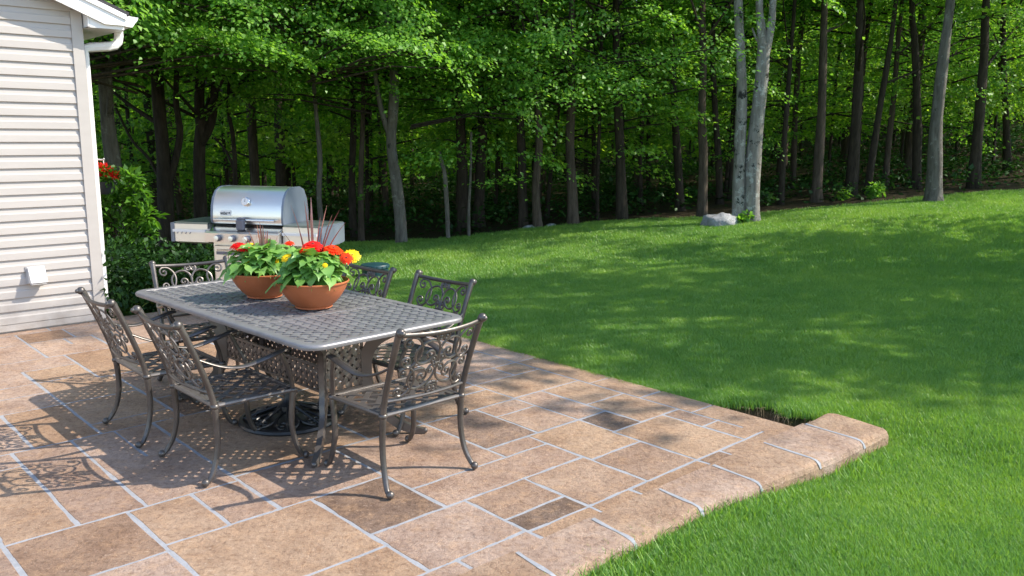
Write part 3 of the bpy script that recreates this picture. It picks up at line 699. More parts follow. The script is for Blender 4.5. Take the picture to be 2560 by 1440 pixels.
def make_chair(label):
    r = empty('patio_chair', label=label, cat='chair', group='cast metal patio chairs around the table')
    mt = M['metal']
    w = MB()                                             # seat: rim and woven lattice
    rim = [(-.245, .07), (.245, .07), (.258, .515), (-.258, .515)]
    for i in range(4):
        a, b = Vector((*rim[i], ZS)), Vector((*rim[(i + 1) % 4], ZS)); d = (b - a).normalized(); nn = Vector((-d.y, d.x, 0))
        c = (a + b) / 2 + nn * .014; rot = Matrix.Rotation(math.atan2(d.y, d.x), 3, 'Z')
        w.box(c, ((b - a).length, .038, .012), rot)
        w.tube([a, b], .0115, 8)
    w.build('seat_frame', mt, r)
    w = MB(); weave(w, lambda x, y: abs(x) < .235 and abs(y) < .212, .33, .077, .029, .003, .005, 0, xf=lambda p: (p[0], p[1] + .293, p[2] + ZS + .001))
    w.build('seat', mt, r)
    for s in (-1, 1):
        up = MB()
        P = [(s * (.25 + .006 * (z - ZS) / .435), yback(z), z) for z in np.linspace(ZS, .832, 9)]
        up.tube(P, [.0165, .016, .0155, .0155, .0155, .0155, .016, .0165, .018], 10)
        p = P[-1]; up.ball((p[0], p[1] - .010, p[2] + .004), .0235, 12); up.ball((p[0], p[1] - .030, p[2] + .004), .013, 8)
        up.ball((s * .25, .07, ZS), .024, 12, sq=(1, 1, .75))
        up.build('back_post', mt, r)
    w = MB(); w.tube([backpt(s, .352) for s in np.linspace(-.25, .25, 13)], .0125, 10, flat=(Vector((0, 1, .3)).normalized(), .8)); w.build('top_rail', mt, r)
    w = MB(); w.tube([backpt(s, 0) for s in np.linspace(-.25, .25, 11)], .0095, 8); w.build('lower_rail', mt, r)
    w = MB()
    for sc in SCROLLS:
        for s in (-1, 1):
            P = [backpt(s * p[0], p[1]) for p in sc]
            w.tube(P, .0068, 6, flat=(Vector((0, 1, 0)), .75))
            for e, big in ((sc[0], 1), (sc[-1], 1)): w.ball(backpt(s * e[0], e[1]), .0085, 6)
    w.build('scroll_panel', mt, r)
    for s in (-1, 1):
        w = MB()
        A_ = catmull([(s * .252, yback(.655), .655), (s * .268, .10, .602), (s * .284, .21, .582), (s * .292, .33, .603), (s * .294, .43, .628), (s * .293, .465, .628)], 5)
        n = len(A_); w.tube(A_, [.010 + .013 * min(1, i / (n * .45)) for i in range(n - 2)] + [.022, .012], 10, flat=(Vector((0, 0, 1)), .42))
        w.tube(catmull([(s * .292, .425, .618), (s * .284, .455, .55), (s * .262, .49, .47), (s * .256, .505, ZS)], 5), [.011] * 8 + [.0125] * 8, 8)
        w.ball((s * .257, .507, ZS), .023, 10, sq=(1, 1, .75)); w.build('arm', mt, r)
        for y0, sg, x1 in ((.07, -1, .272), (.507, 1, .268)):
            w = MB(); x0 = .25 if sg < 0 else .256; yb = 0.0 if sg < 0 else .53
            P = catmull([(s * x0, y0, ZS - .01), (s * (x0 + .001), y0 - .006 * sg, .30), (s * (x0 + .003), y0 - .004 * sg, .20), (s * (x0 + .010), y0 + .018 * sg, .10), (s * x1, y0 + .052 * sg, .035), (s * (x1 + .002), y0 + .075 * sg, .018)], 5)
            if sg > 0: P = [Vector((p.x, p.y - .03 * (1 - p.z / ZS), p.z)) for p in P]
            n = len(P); w.tube(P, [.0175 - .005 * (i / n) for i in range(n)], 9)
            e = P[-1]; w.ball((e.x, e.y + .004 * sg, .0205), .0205, 10); w.build('leg', mt, r)
    return r
def face(fx, fy): return math.atan2(-fx, fy)             # heading of the local +y axis
chairs = [((-2.27, 4.74), (.729, .684), 'grey cast metal scrollback chair nearest the siding, on the long side of the table'),
          ((-1.71, 4.21), (.721, .693), 'scrollback metal chair on the near long side, with the large shadowed lattice seat'),
          ((-.395, 4.07), (-.70, .714), 'bronze scrollback chair at the near end of the table, whole back and feet in view'),
          ((-.495, 5.339), (-.68, -.733), 'scrollback chair across the table whose back stands clear against open lawn'),
          ((-1.055, 5.80), (-.70, -.714), 'scrollback chair half hidden by the potted flowers, green cover behind it'),
          ((-2.275, 5.99), (.56, -.828), 'scrollback chair at the far end of the table in front of the grill')]
c0 = None
for (px, py), f, lb in chairs:
    if c0 is None: c0 = make_chair(lb); c0.location = (px, py, .003); c0.rotation_euler = (0, 0, face(*f))
    else: dup(c0, (px, py, .003), face(*f), lb)

TC = (-1.38, 5.13); TYAW = math.atan2(-.701, .713)
table = empty('patio_table', (TC[0], TC[1], .003), TYAW, 'long grey cast metal patio table with woven lattice top and apron panels', 'table')
TL, TWD, TZ = 1.075, .53, .72
def rrect(l, w, r, z, n=7):
    P = []
    for cx, cy, a0 in ((l - r, w - r, 0), (-l + r, w - r, 90), (-l + r, -w + r, 180), (l - r, -w + r, 270)):
        for i in range(n): t = R(a0 + 90 * i / (n - 1)); P.append((cx + r * math.cos(t), cy + r * math.sin(t), z))
    return P
w = MB()
loops = [rrect(TL - .062, TWD - .062, .045, TZ - .012), rrect(TL - .058, TWD - .058, .045, TZ - .001), rrect(TL - .014, TWD - .014, .09, TZ), rrect(TL - .003, TWD - .003, .10, TZ - .005), rrect(TL, TWD, .10, TZ - .014), rrect(TL - .003, TWD - .003, .10, TZ - .027), rrect(TL - .02, TWD - .02, .09, TZ - .030), rrect(TL - .062, TWD - .062, .045, TZ - .022), rrect(TL - .062, TWD - .062, .045, TZ - .012)]
n = len(loops[0]); V = [p for l in loops for p in l]; F = []
for k in range(len(loops) - 1):
    for i in range(n): j = (i + 1) % n; F.append((k * n + i, k * n + j, k * n + n + j, k * n + n + i))
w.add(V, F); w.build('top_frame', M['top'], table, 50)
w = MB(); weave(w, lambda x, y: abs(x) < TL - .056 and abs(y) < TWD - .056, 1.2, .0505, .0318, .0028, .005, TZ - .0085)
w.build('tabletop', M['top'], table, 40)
w = MB()
for x in (-.42, .42): w.box((x, 0, TZ - .0065), (.036, 2 * TWD - .12, .011))
w.build('cross_bar', M['top'], table)
for (x, y, L, h, z, ax) in ((0, -.135, 1.10, .145, .372, 'x'), (0, .135, 1.10, .145, .372, 'x'), (.585, 0, .25, .33, .455, 'y'), (-.585, 0, .25, .33, .455, 'y')):
    w = MB()
    xf = (lambda p, x=x, y=y, z=z: (p[0] + x, y + p[2], p[1] + z)) if ax == 'x' else (lambda p, x=x, y=y, z=z: (x + p[2], p[0] + y, p[1] + z))
    weave(w, lambda a, b, L=L, h=h: abs(a) < L / 2 - .006 and abs(b) < h / 2 - .006, max(L, h) * .75, .040, .025, .002, .004, 0, xf=xf)
    for e in (-1, 1):
        if ax == 'x': w.box((x, y, z + e * h / 2), (L, .012, .014))
        else: w.box((x, y, z + e * h / 2), (.012, L, .014))
        if ax == 'x': w.box((x + e * L / 2, y, z), (.014, .012, h + .014))
        else: w.box((x, y + e * L / 2, z), (.012, .014, h + .014))
    w.build('apron_panel', M['metal'], table, 40)
for sx in (-1, 1):
    for sy in (-1, 1):
        w = MB()
        P = catmull([(.86, .40, .685), (.76, .285, .645), (.655, .19, .575), (.60, .152, .48), (.588, .143, .38), (.60, .152, .27), (.645, .19, .16), (.73, .27, .06), (.81, .345, .018), (.845, .38, .012)], 4)
        n = len(P); V = []
        dg = Vector((.68, .73, 0)); tn = Vector((-.73, .68, 0))
        for i, p in enumerate(P):
            t = (P[min(i + 1, n - 1)] - P[max(i - 1, 0)]).normalized(); nn = t.cross(tn).normalized()
            hw = .040 if .2 < p.z < .5 else .026 + .01 * (p.z > .5); hw = .014 + (hw - .014) * min(1, (i + .5) / 3, (n - i - .5) / 8 + .15)
            for a, b in ((-1, -1), (1, -1), (1, 1), (-1, 1)): q_ = p + nn * a * hw + tn * b * .0155; V.append((sx * q_.x, sy * q_.y, max(q_.z, .0)))
        F = [(0, 1, 2, 3), tuple(range(n * 4 - 1, n * 4 - 5, -1))]
        for i in range(n - 1):
            for b in range(4): c = (b + 1) % 4; F.append((i * 4 + b, i * 4 + c, i * 4 + 4 + c, i * 4 + 4 + b))
        w.add(V, F); e = P[-1]; w.ball((sx * e.x, sy * e.y, .017), .017, 8); w.build('leg', M['metal'], table, 50)
# parasol base standing under the table
base = empty('parasol_base', (-1.375, 5.035, .003), .2, 'black cast iron parasol base with scrollwork under the table', 'parasol base')
w = MB(); w.lathe([(.30, 0), (.305, .008), (.298, .022), (.275, .028), (.27, .018), (.12, .02)], n=40)
w.build('base_ring', M['iron'], base)
w = MB()
for k in range(8):
    a = k * math.pi / 4; c, s = math.cos(a), math.sin(a)
    for sg in (-1, 1):
        sp = catmull([(.06, .012 * sg), (.12, .05 * sg), (.20, .065 * sg), (.255, .03 * sg), (.225, -.005 * sg)], 4)
        sp += curl(sp[-1], sp[-2], (.215, .026 * sg), .9, 8)
        w.tube([(p.x * c - p.y * s, p.x * s + p.y * c, .075 - .055 * (p.x / .27) ** 1.5) for p in sp], .0085, 6)
    w.tube([(.05 * c, .05 * s, .10), (.16 * c, .16 * s, .062), (.275 * c, .275 * s, .022)], [.012, .01, .008], 6)
w.build('scrollwork', M['iron'], base)
w = MB(); w.lathe([(.075, .06), (.07, .10), (.045, .12), (.030, .14), (.030, .16), (.026, .17), (.026, .40), (.031, .41), (.031, .44), (.02, .45)], n=16)
w.build('stem', M['iron'], base)

# ------------------------------------------------------------------ potted flowers on the table
def leaf_blade(w, base, dirv, L, wd, up, lobes=5, curl_=.5, seed=0):
    """a lobed gerbera-like leaf: midrib curve with a scalloped outline"""
    r = random.Random(seed); d = Vector(dirv).normalized(); side = d.cross(Vector(up)).normalized(); nrm = side.cross(d).normalized()
    n = 8; mid = []; ed = [[], []]
    for i in range(n + 1):
        t = i / n; bend = curl_ * L * t * t
        p = Vector(base) + d * (L * t) - Vector((0, 0, 1)) * bend + nrm * (L * .12 * math.sin(t * 3.1)); mid.append(p)
        ww = wd * (math.sin(min(1, t * 1.12) * math.pi) ** .7 * (1 - .25 * t) + .02)
        ww *= 1 + .22 * math.cos(t * lobes * 6.283 + .6)
        wav = .22 * wd * math.sin(t * 9 + seed)
        for s in (0, 1): ed[s].append(p + side * (ww * (1 if s else -1)) + nrm * (.18 * ww + wav * (1 if s else -1) * .5))
    V = mid + ed[0] + ed[1]; k = n + 1; F = []
    for i in range(n): F += [(i, i + 1, k + i + 1, k + i), (i + 1, i, 2 * k + i, 2 * k + i + 1)]
    w.add(V, F)
def gerbera(parent, pos, rad, tilt, mat, base):
    ax = Vector(tilt).normalized(); q_ = ax.to_track_quat('Z', 'Y'); P = Vector(pos); w = MB()
    for ringk, (cnt, rr, dz, cup) in enumerate(((22, 1.0, 0.0, -.10), (20, .80, .10, .02), (14, .52, .16, .16))):
        for i in range(cnt):
            a = 6.283 * (i + .5 * (ringk % 2)) / cnt + rng.normal(0, .05); L = rad * 1.22 * rr * rng.uniform(.92, 1.06); wd = rad * .13
            c, s = math.cos(a), math.sin(a); V = []
            for t, ww in ((.14, .35), (.5, .95), (.82, 1), (1.0, .35)):
                z = rad * (dz + cup * t - .12 * t * t)
                for sg in (-1, 1): V.append(P + q_ @ Vector((c * L * t - s * wd * ww * sg, s * L * t + c * wd * ww * sg, z)))
            w.add(V, [(0, 1, 3, 2), (2, 3, 5, 4), (4, 5, 7, 6)])
    f = w.build('flower', mat, parent, 0)
    w = MB(); w.ball(P + q_ @ Vector((0, 0, rad * .16)), rad * .20, 8, sq=(1, 1, .7)); w.build('flower_eye', M['eyey'] if mat == M['yellow'] else M['eye'], f)
    w = MB(); b = Vector(base); md = (b + P) / 2 + Vector((rng.normal(0, .008), rng.normal(0, .008), .01))
    w.tube([b, md, P - ax * .004], [.0028, .0026, .003], 6); w.build('stem', M['stem'], f)
def potted(loc, label, flowers, spikes, nleaf, seed, Rr=.212, lean=(0, 0)):
    r = empty('potted_plant', (loc[0], loc[1], TZ + .007), 0, label, 'potted plant', 'two bowls of flowers on the patio table')
    w = MB(); w.lathe([(.105, 0), (.110, .004), (.105, .010), (.130, .030), (.165, .072), (.192, .115), (Rr - .008, .150), (Rr, .153), (Rr + .001, .160), (Rr - .004, .163), (Rr - .010, .158), (.185, .125), (.15, .06)], n=48)
    w.build('pot', M['terracotta'], r, 35)
    w = MB(); w.lathe([(.188, .128), (.10, .138), (.002, .142)], n=24, cap0=False); w.build('potting_soil', M['soil'], r)
    w = MB(); rr = random.Random(seed)
    for i in range(nleaf):
        a = rr.uniform(0, 6.283); tier = rr.random() ** .8; q_ = rr.uniform(.02, .13) * (1.15 - .4 * tier)
        b = (q_ * math.cos(a) * 1.15, q_ * math.sin(a) * 1.15, .155 + .155 * tier)
        el = -.15 + .9 * tier * rr.random() + .15 * rr.random()
        a2 = a + rr.uniform(-.7, .7); d = (math.cos(a2) * math.cos(el), math.sin(a2) * math.cos(el), math.sin(el))
        L = rr.uniform(.08, .145) * (1.1 - .2 * tier); leaf_blade(w, b, d, L, L * rr.uniform(.30, .44), (rr.uniform(-.3, .3), rr.uniform(-.5, .1), 1), rr.choice((3, 4, 5)), rr.uniform(.15, .6), i)
        w.tube([(b[0] * .4, b[1] * .4, .14), b], .0022, 4, mi=1)
    w.build('foliage', [M['gerbera_leaf'], M['stem']], r, 60)
    for pos, rad, tl, mt in flowers: gerbera(r, pos, rad, tl, M[mt], (pos[0] * .5, pos[1] * .5, .15))
    w = MB()
    for (x, y, dx, dy, h) in spikes:
        b = Vector((x, y, .14)); n = 7; V = []; d = Vector((dx, dy, 0)); sd = Vector((-dy, dx, 0)); sd = sd.normalized() if sd.length > .01 else Vector((1, 0, 0)); sd = (sd + Vector((.8, .2, 0)) * .8).normalized()
        for i in range(n + 1):
            t = i / n; p = b + Vector((0, 0, h * t * (1 - .12 * d.length * t * 4))) + d * (t * t * .6 + t * .4); ww = .0092 * (.6 + 1.2 * t) * (1 - t) ** .7 + .001
            V += [p - sd * ww, p + Vector((0, -.003, 0)) * (1 - t), p + sd * ww]
        F = []
        for i in range(n): F += [(i * 3, i * 3 + 1, i * 3 + 4, i * 3 + 3), (i * 3 + 1, i * 3 + 2, i * 3 + 5, i * 3 + 4)]
        w.add(V, F)
    w.build('spike_leaves', M['spike'], r, 0)
    return r
def rel(px, py, loc, dy=0):                               # photo pixel -> pot-local point on the plane at the pot's depth (+dy)
    p = at(px, py, loc[1] + dy); return (p[0] - loc[0], p[1] - loc[1], p[2] - TZ - .007)
pf, pb = (-1.185, 4.985), (-1.575, 5.315)
fl = [(rel(782, 612, pf, -.02), .050, (.1, -.35, 1), 'red'), (rel(803, 622, pf, .05), .040, (.3, -.2, 1), 'red'), (rel(762, 622, pf, -.08), .036, (-.3, -.2, 1), 'orange'), (rel(833, 622, pf, .02), .052, (.25, -.25, 1), 'orange'),
      (rel(866, 645, pf, -.06), .034, (.2, -1, .7), 'orange'), (rel(881, 638, pf, .03), .044, (.35, -.8, .9), 'yellow'), (rel(717, 645, pf, -.10), .030, (-.1, -.9, .8), 'yellow'), (rel(812, 663, pf, -.17), .014, (.1, -.8, .6), 'yellow'),
      (rel(724, 607, pf, .20), .026, (.1, -.3, 1), 'orange')]
sp = []
for px, py, bx in ((766, 487, -.012), (773, 490, .0), (815, 506, .012), (846, 512, .018), (864, 541, .022), (724, 502, -.02), (762, 500, -.008), (779, 530, .004), (748, 560, -.03), (800, 540, .008), (828, 530, .02), (700, 560, -.03)):
    t = rel(px, py, pf, .02); sp.append((bx, .02, t[0] - bx, rng.uniform(-.05, .05), t[2] - .14))
potted(pf, 'terracotta bowl in front, packed with red and yellow gerberas and tall bronze spikes', fl, sp, 215, 3)
fl = [(rel(592, 613, pb), .042, (-.2, -.25, 1), 'red'), (rel(612, 617, pb, -.05), .046, (.1, -.3, 1), 'red'), (rel(628, 613, pb, .07), .032, (.2, -.3, 1), 'yellow'), (rel(618, 656, pb, -.12), .014, (-.1, -.9, .4), 'yellow'), (rel(690, 650, pb, -.1), .018, (.1, -.7, .6), 'yellow')]
sp = []
for px, py, bx in ((632, 556, -.012), (644, 556, .0), (660, 560, .012), (670, 575, .018), (615, 585, -.018), (690, 588, .03), (604, 584, -.03), (570, 625, -.06), (638, 565, -.004), (652, 552, .004), (625, 572, -.012), (664, 578, .01), (680, 590, .02), (648, 585, .0)):
    t = rel(px, py, pb, .0); sp.append((bx, .0, t[0] - bx, rng.uniform(-.04, .04), t[2] - .14))
potted(pb, 'terracotta bowl behind the other, red gerberas and short dark spikes, nearer the grill', fl, sp, 150, 11)

# ------------------------------------------------------------------ grill
GL = at(622, 605, 7.98)
grill = empty('gas_grill', (GL[0], GL[1], .003), -math.atan2(.25, .97), 'stainless steel gas grill with closed lid and two side shelves', 'grill')
# local: x right, y away from the viewer, z up; front face at y=0
def lidprof(k=0.0):
    return [(0 + k, .905), (-.012 + k, .93), (-.010 + k, .985), (.002 + k, 1.07), (.030 + k, 1.145), (.078 + k, 1.205), (.135 + k, 1.236), (.19 + k * .6, 1.245 - k), (.32, 1.245 - k), (.40 - k, 1.215 - k), (.455 - k, 1.12), (.475 - k, 1.0), (.475 - k, .905)]
w = MB(); w.prism(lidprof(), 'x', -.365, .358); lid = w.build('lid', M['steel'], grill, 35)
for x0, x1 in ((-.385, -.365), (.358, .378)):
    w = MB(); w.prism([(y + (.004 if y > .2 else -.004), z + (.004 if z > .95 else 0)) for y, z in lidprof()], 'x', x0, x1); w.build('lid_end_cap', M['enamel'], lid, 35)
w = MB(); w.tube([(-.33, -.052, .948), (.31, -.052, .948)], .0125, 12)
for x in (-.31, .29): w.tube([(x, 0, .945), (x, -.052, .948)], .010, 8)
w.build('lid_handle', M['chrome'], lid)
ax = Vector((0, -1, .22)).normalized(); c = Vector((-.01, .010, 1.115))
w = MB(); w.lathe([(.040, -.004), (.043, .010), (.040, .024), (.035, .027)], c, 24, axis=ax); w.lathe([(.0345, .0272), (.001, .0274)], c, 24, axis=ax, mi=1, cap0=False); w.lathe([(.004, .03), (.003, .033)], c, 8, axis=ax, mi=2)
w.tube([c + ax * .030, c + ax * .030 + Vector((0, .008, .026))], .0016, 5, mi=2)
w.build('thermometer', [M['chrome'], M['white'], M['dark']], lid)
w = MB(); bx = Vector((-.225, -.0105, 1.005)); rot = Matrix.Rotation(-.10, 3, 'X'); w.box(bx, (.112, .006, .050), rot); badge = w.build('badge', M['whitemetal'], lid)
tc = bpy.data.curves.new('badge_lettering', 'FONT'); tc.body = 'weber'; tc.size = .048; tc.align_x = 'CENTER'; tc.align_y = 'CENTER'; tc.extrude = .0008; tc.offset = .0006
to = bpy.data.objects.new('tmp', tc); col.objects.link(to)
dg = bpy.context.evaluated_depsgraph_get(); tme = bpy.data.meshes.new_from_object(to.evaluated_get(dg)); bpy.data.objects.remove(to)
tme.materials.clear(); tme.materials.append(M['dark'])
tx = link('lettering', tme, badge); fr = rot @ Vector((0, -1, 0))
tx.location = bx + fr * .0042 + Vector((-.014, 0, -.001)); tx.rotation_euler = (math.pi / 2 - .10, 0, 0); tx.scale = (.66, .95, 1)
w = MB()                                                  # small kettle mark beside the word
cc = bx + fr * .0045 + Vector((.042, 0, .003)); ux, uz = Vector((1, 0, 0)), rot @ Vector((0, 0, 1))
pts = [cc + ux * .0095 * math.cos(t) + uz * .0065 * math.sin(t) for t in np.linspace(0, 6.283, 14)[:-1]]; w.add(pts, [tuple(range(13))])
for sg in (-1, 1): p = cc - uz * .004; w.tube([p + ux * sg * .003, p + ux * sg * .008 - uz * .009], .0011, 4)
w.build('kettle_mark', M['dark'], badge, 0)
w = MB(); w.rbox((-.03, -.078, .905), (.085, .045, .105), .012); w.rbox((-.03, -.062, .962), (.07, .06, .02), .006); w.build('handle_light', M['handlegrey'], lid)
# control panel: sloped top strip over a flat front with four knobs
w = MB(); w.prism([(.02, .885), (.47, .885), (.47, .74), (-.125, .74), (-.130, .825), (-.095, .842)], 'x', -.385, .385); cp_ = w.build('control_panel', M['steelmatte'], grill, 30)
w = MB(); w.add([(-.372, -.0965, .8455), (.372, -.0965, .8455), (.372, .016, .888), (-.372, .016, .888)], [(0, 1, 2, 3)]); w.build('panel_top', M['chrome'], cp_, 0)
for x in (-.235, -.085, .07, .225):
    w = MB(); w.lathe([(.031, 0), (.031, .022), (.027, .040), (.0255, .043)], (x, -.128, .780), 20, axis=Vector((0, -1, .05)).normalized())
    kn = w.build('knob', M['handlegrey'], cp_)
    w = MB(); w.lathe([(.0245, .0432), (.0235, .049), (.001, .051)], (x, -.128, .780), 18, axis=Vector((0, -1, .05)).normalized()); w.build('knob_face', M['steelmatte'], kn)
# side shelves
for s, flush in ((-1, 0), (1, 1)):
    x0, x1 = s * .392, s * .765; xa, xb = min(x0, x1), max(x0, x1); xc, L = (xa + xb) / 2, xb - xa
    w = MB(); w.prism([(-.06, .895), (-.06, .725), (.02, .70), (.36, .70), (.44, .76), (.45, .895)], 'x', xa + .004, xb - .004) ; sh = w.build('side_shelf', M['steelmatte'], grill)
    out = []
    for t in np.linspace(0, 1, 9):                       # rounded outer end cap of painted cast metal
        out.append((s * (.765 + .055 * math.sin(math.pi * (.15 + .85 * t)) ** .8), -.065 + .53 * t))
    w = MB(); P = [(s * .757, -.068)] + out + [(s * .757, .465)]; w.prism(P, 'z', .722, .902); w.build('end_cap', M['enamel'], sh, 50)
    w = MB(); w.box((xc, .20, .905), (L - .01, .50, .016)); w.build('shelf_top', simple('dark_stainless_top', (.20, .235, .22), .3, .6, .05), sh)
    w = MB(); w.box((xc, -.085, .832), (L - .02, .014, .024)); w.box((xc - L / 2 + .03, -.07, .832), (.02, .03, .018)); w.box((xc + L / 2 - .03, -.07, .832), (.02, .03, .018))
    w.build('towel_rail', M['whitemetal'], sh)
    if s < 0:
        for k in range(4):
            w = MB(); w.tube([(xa + .07 + k * .045, -.092, .822), (xa + .07 + k * .045, -.10, .808), (xa + .07 + k * .045, -.112, .812)], .004, 5)
            w.build('tool_hook', M['handlegrey'], sh)
# cabinet
w = MB(); w.box((0, .22, .435), (.735, .47, .60)); cab = w.build('cabinet', M['steelmatte'], grill, 0)
for x in (-.178, .178):
    w = MB(); w.rbox((x, -.027, .42), (.345, .022, .555), .006); dr = w.build('door', M['steelmatte'], cab)
    w = MB(); w.rbox((x, -.042, .655), (.29, .012, .018), .004); w.rbox((x, -.0395, .625), (.30, .004, .03), .001, 1); w.build('handle', [M['chrome'], M['handlegrey']], dr)
w = MB(); w.box((0, .22, .115), (.76, .50, .045)); w.build('base_frame', M['dark'], grill)
for x in (-.34, .34):
    for y in (.02, .42):
        w = MB(); w.lathe([(.001, -.016), (.038, -.016), (.045, -.010), (.045, .010), (.038, .016), (.001, .016)], (x, y, .046), 16, axis=Vector((1, 0, 0))); w.box((x, y, .088), (.022, .03, .02)); w.build('caster', M['dark'], grill)

# ------------------------------------------------------------------ small things near the house and on the lawn
gl = at(938, 672, 10.9); gz_ = float(lawn_h(gl[0], gl[1])) + .07
lidr = empty('septic_riser', (gl[0], gl[1], gz_), .3, 'round dark green plastic utility cover standing in the lawn behind chairs', 'utility cover')
w = MB(); w.lathe([(.172, -.05), (.172, .085)], n=32); w.build('riser', M['lidgreen'], lidr)
w = MB(); w.lathe([(.180, .070), (.186, .075), (.186, .105), (.178, .115), (.10, .122), (.001, .124)], n=32)
for k in range(16): a = k * 6.283 / 16; w.box((.184 * math.cos(a), .184 * math.sin(a), .09), (.012, .012, .03), Matrix.Rotation(a, 3, 'Z'))
w.build('cover', M['lidgreen'], lidr)

def boulder(loc, dims, seed, label, group=None, mat=None):
    r = np.random.default_rng(seed); n1, n2 = 26, 14; V = []; ks = r.normal(0, 1, (9, 3)); ph = r.uniform(0, 6.28, 9)
    for i in range(n2 + 1):
        th = math.pi * i / n2
        for j in range(n1):
            a = 6.283 * j / n1; d = np.array([math.sin(th) * math.cos(a), math.sin(th) * math.sin(a), math.cos(th)])
            f = 1 + sum(.075 / (1 + k * .35) * math.sin((2 + k) * (ks[k] @ d) + ph[k]) for k in range(9))
            d = np.sign(d) * abs(d) ** .97
            V.append((d[0] * f * dims[0] / 2, d[1] * f * dims[1] / 2, d[2] * f * dims[2] * .62))
    F = [(i * n1 + j, i * n1 + (j + 1) % n1, (i + 1) * n1 + (j + 1) % n1, (i + 1) * n1 + j) for i in range(n2) for j in range(n1)]
    o = link('boulder', mesh_np('boulder', V, F, mat or M['rock'], smooth=True), loc=(loc[0], loc[1], float(lawn_h(loc[0], loc[1])) + dims[2] * .22))
    return tag(o, label, 'boulder', group)
p = at(1800, 560, 14.3); boulder(p, (.62, .46, .27), 3, 'rounded pale grey boulder beside the lichen spotted twin trunks')
p = at(1327, 578, 15.6); boulder(p, (.28, .2, .10), 5, 'small flat grey stone at the foot of the two middle trunks')
p = at(1378, 575, 15.6); boulder(p, (.20, .2, .09), 6, 'tiny grey stone between the pale footed trunk and its neighbour')
p = at(306, 640, 11.6); boulder(p, (.62, .5, .55), 8, 'blue grey boulder in the planting bed behind the leafy shrub', mat=simple('blue_grey_rock', (.22, .25, .32), .9, 0, .25, 5, .2, 1, 20))

# leaves: arrays of folded rhombic leaves
def leaf_arrays(P, D, Nn, L, Wd, fold=.18):
    S_ = np.cross(D, Nn); S_ /= np.linalg.norm(S_, axis=1)[:, None] + 1e-9; Nn = np.cross(S_, D)
    L = L[:, None]; Wd = Wd[:, None]
    v0 = P; v1 = P + D * L * .45 + S_ * Wd * .5 + Nn * Wd * fold; v2 = P + D * L - Nn * L * .10; v3 = P + D * L * .45 - S_ * Wd * .5 + Nn * Wd * fold
    V = np.stack([v0, v1, v2, v3], 1).reshape(-1, 3); F = np.arange(len(V)).reshape(-1, 4); return V, F
def rand_dirs(n, r): v = r.normal(size=(n, 3)); return v / np.linalg.norm(v, axis=1)[:, None]
def shrub_mesh(seed, centers, rads, n, L, mat, flat=.5):
    r = np.random.default_rng(seed); k = r.integers(0, len(centers), n); C = np.array(centers)[k]; rd = np.array(rads)[k]
    d = rand_dirs(n, r); P = C + d * (rd * r.uniform(.35, 1, n) ** .5)[:, None]
    D = d + r.normal(0, .5, (n, 3)); D[:, 2] -= .15; D /= np.linalg.norm(D, axis=1)[:, None]
    Nn = np.array([0, 0, 1.0]) + r.normal(0, flat, (n, 3)); l = r.uniform(.7, 1.3, n) * L
    V, F = leaf_arrays(P, D, Nn, l, l * r.uniform(.45, .65, n)); return mesh_np('foliage', V, F, mat)
# young leafy shrub behind the corner
sb = at(285, 690, 10.4); zb = float(lawn_h(sb[0], sb[1]))
shr = empty('garden_shrub', (sb[0], sb[1], zb), 0, 'light green leafy shrub on a thin stem beside the house corner', 'shrub')
r_ = np.random.default_rng(21); cen, rad = [], []
for px, py, dd, rr in ((265, 470, 0, .17), (300, 462, .1, .15), (325, 450, 0, .12), (265, 520, .1, .20), (310, 510, 0, .18), (345, 490, 0, .13), (345, 545, .1, .17), (375, 545, 0, .13), (300, 570, 0, .19), (355, 585, 0, .14), (260, 585, .1, .2), (325, 610, .1, .12), (250, 540, -.1, .2), (230, 560, .1, .3), (230, 480, .1, .3)):
    q_ = at(px, py, sb[1] + dd); cen.append((q_[0] - sb[0], q_[1] - sb[1], q_[2] - zb)); rad.append(rr * .95)
link('foliage', shrub_mesh(22, cen, rad, 1350, .10, M['leaf_shrub'], .45), shr)
w = MB(); w.tube([(0, 0, -.05), (.01, .02, .35), (.03, .0, .7), (0, .02, 1.0)], [.018, .015, .012, .008], 6)
for c_ in cen: w.tube([(.01, .01, .45), (c_[0] * .5, c_[1] * .5, .4 + c_[2] * .45), c_], [.008, .006, .003], 4)
w.build('stem', M['bark_brown'], shr)
# hanging basket of red flowers on a white hook
hb = at(262, 432, 9.7)
bas = empty('hanging_basket', (hb[0] - .05, hb[1], float(lawn_h(hb[0], hb[1]))), 0, 'hanging basket of red flowers on a white shepherd hook beside the siding', 'hanging basket')
hz = hb[2] - bas.location[2]
w = MB(); w.tube(catmull([(-.35, 0, -.1), (-.35, 0, hz + .05), (-.33, 0, hz + .17), (-.22, 0, hz + .20), (-.10, 0, hz + .165), (.02, 0, hz + .145), (.055, 0, hz + .16)], 5), .009, 8)
w.build('hook', M['whitemetal'], bas)
w = MB(); w.tube([(.045, 0, hz + .15), (.045, 0, hz + .04)], .006, 6)
for a in range(3): w.tube([(.045, 0, hz + .06), (.045 + .13 * math.cos(a * 2.1), .13 * math.sin(a * 2.1), hz - .12)], .003, 4)
w.build('hanger', M['whitemetal'], bas)
w = MB(); w.lathe([(.06, -.24), (.10, -.20), (.135, -.10), (.13, -.10)], (.045, 0, hz), 20); w.build('basket', M['dark'], bas)
link('foliage', shrub_mesh(31, [(.045, 0, hz - .05), (-.04, 0, hz - .06), (.12, 0, hz - .06)], [.13, .12, .12], 420, .06, M['leaf_shrub']), bas)
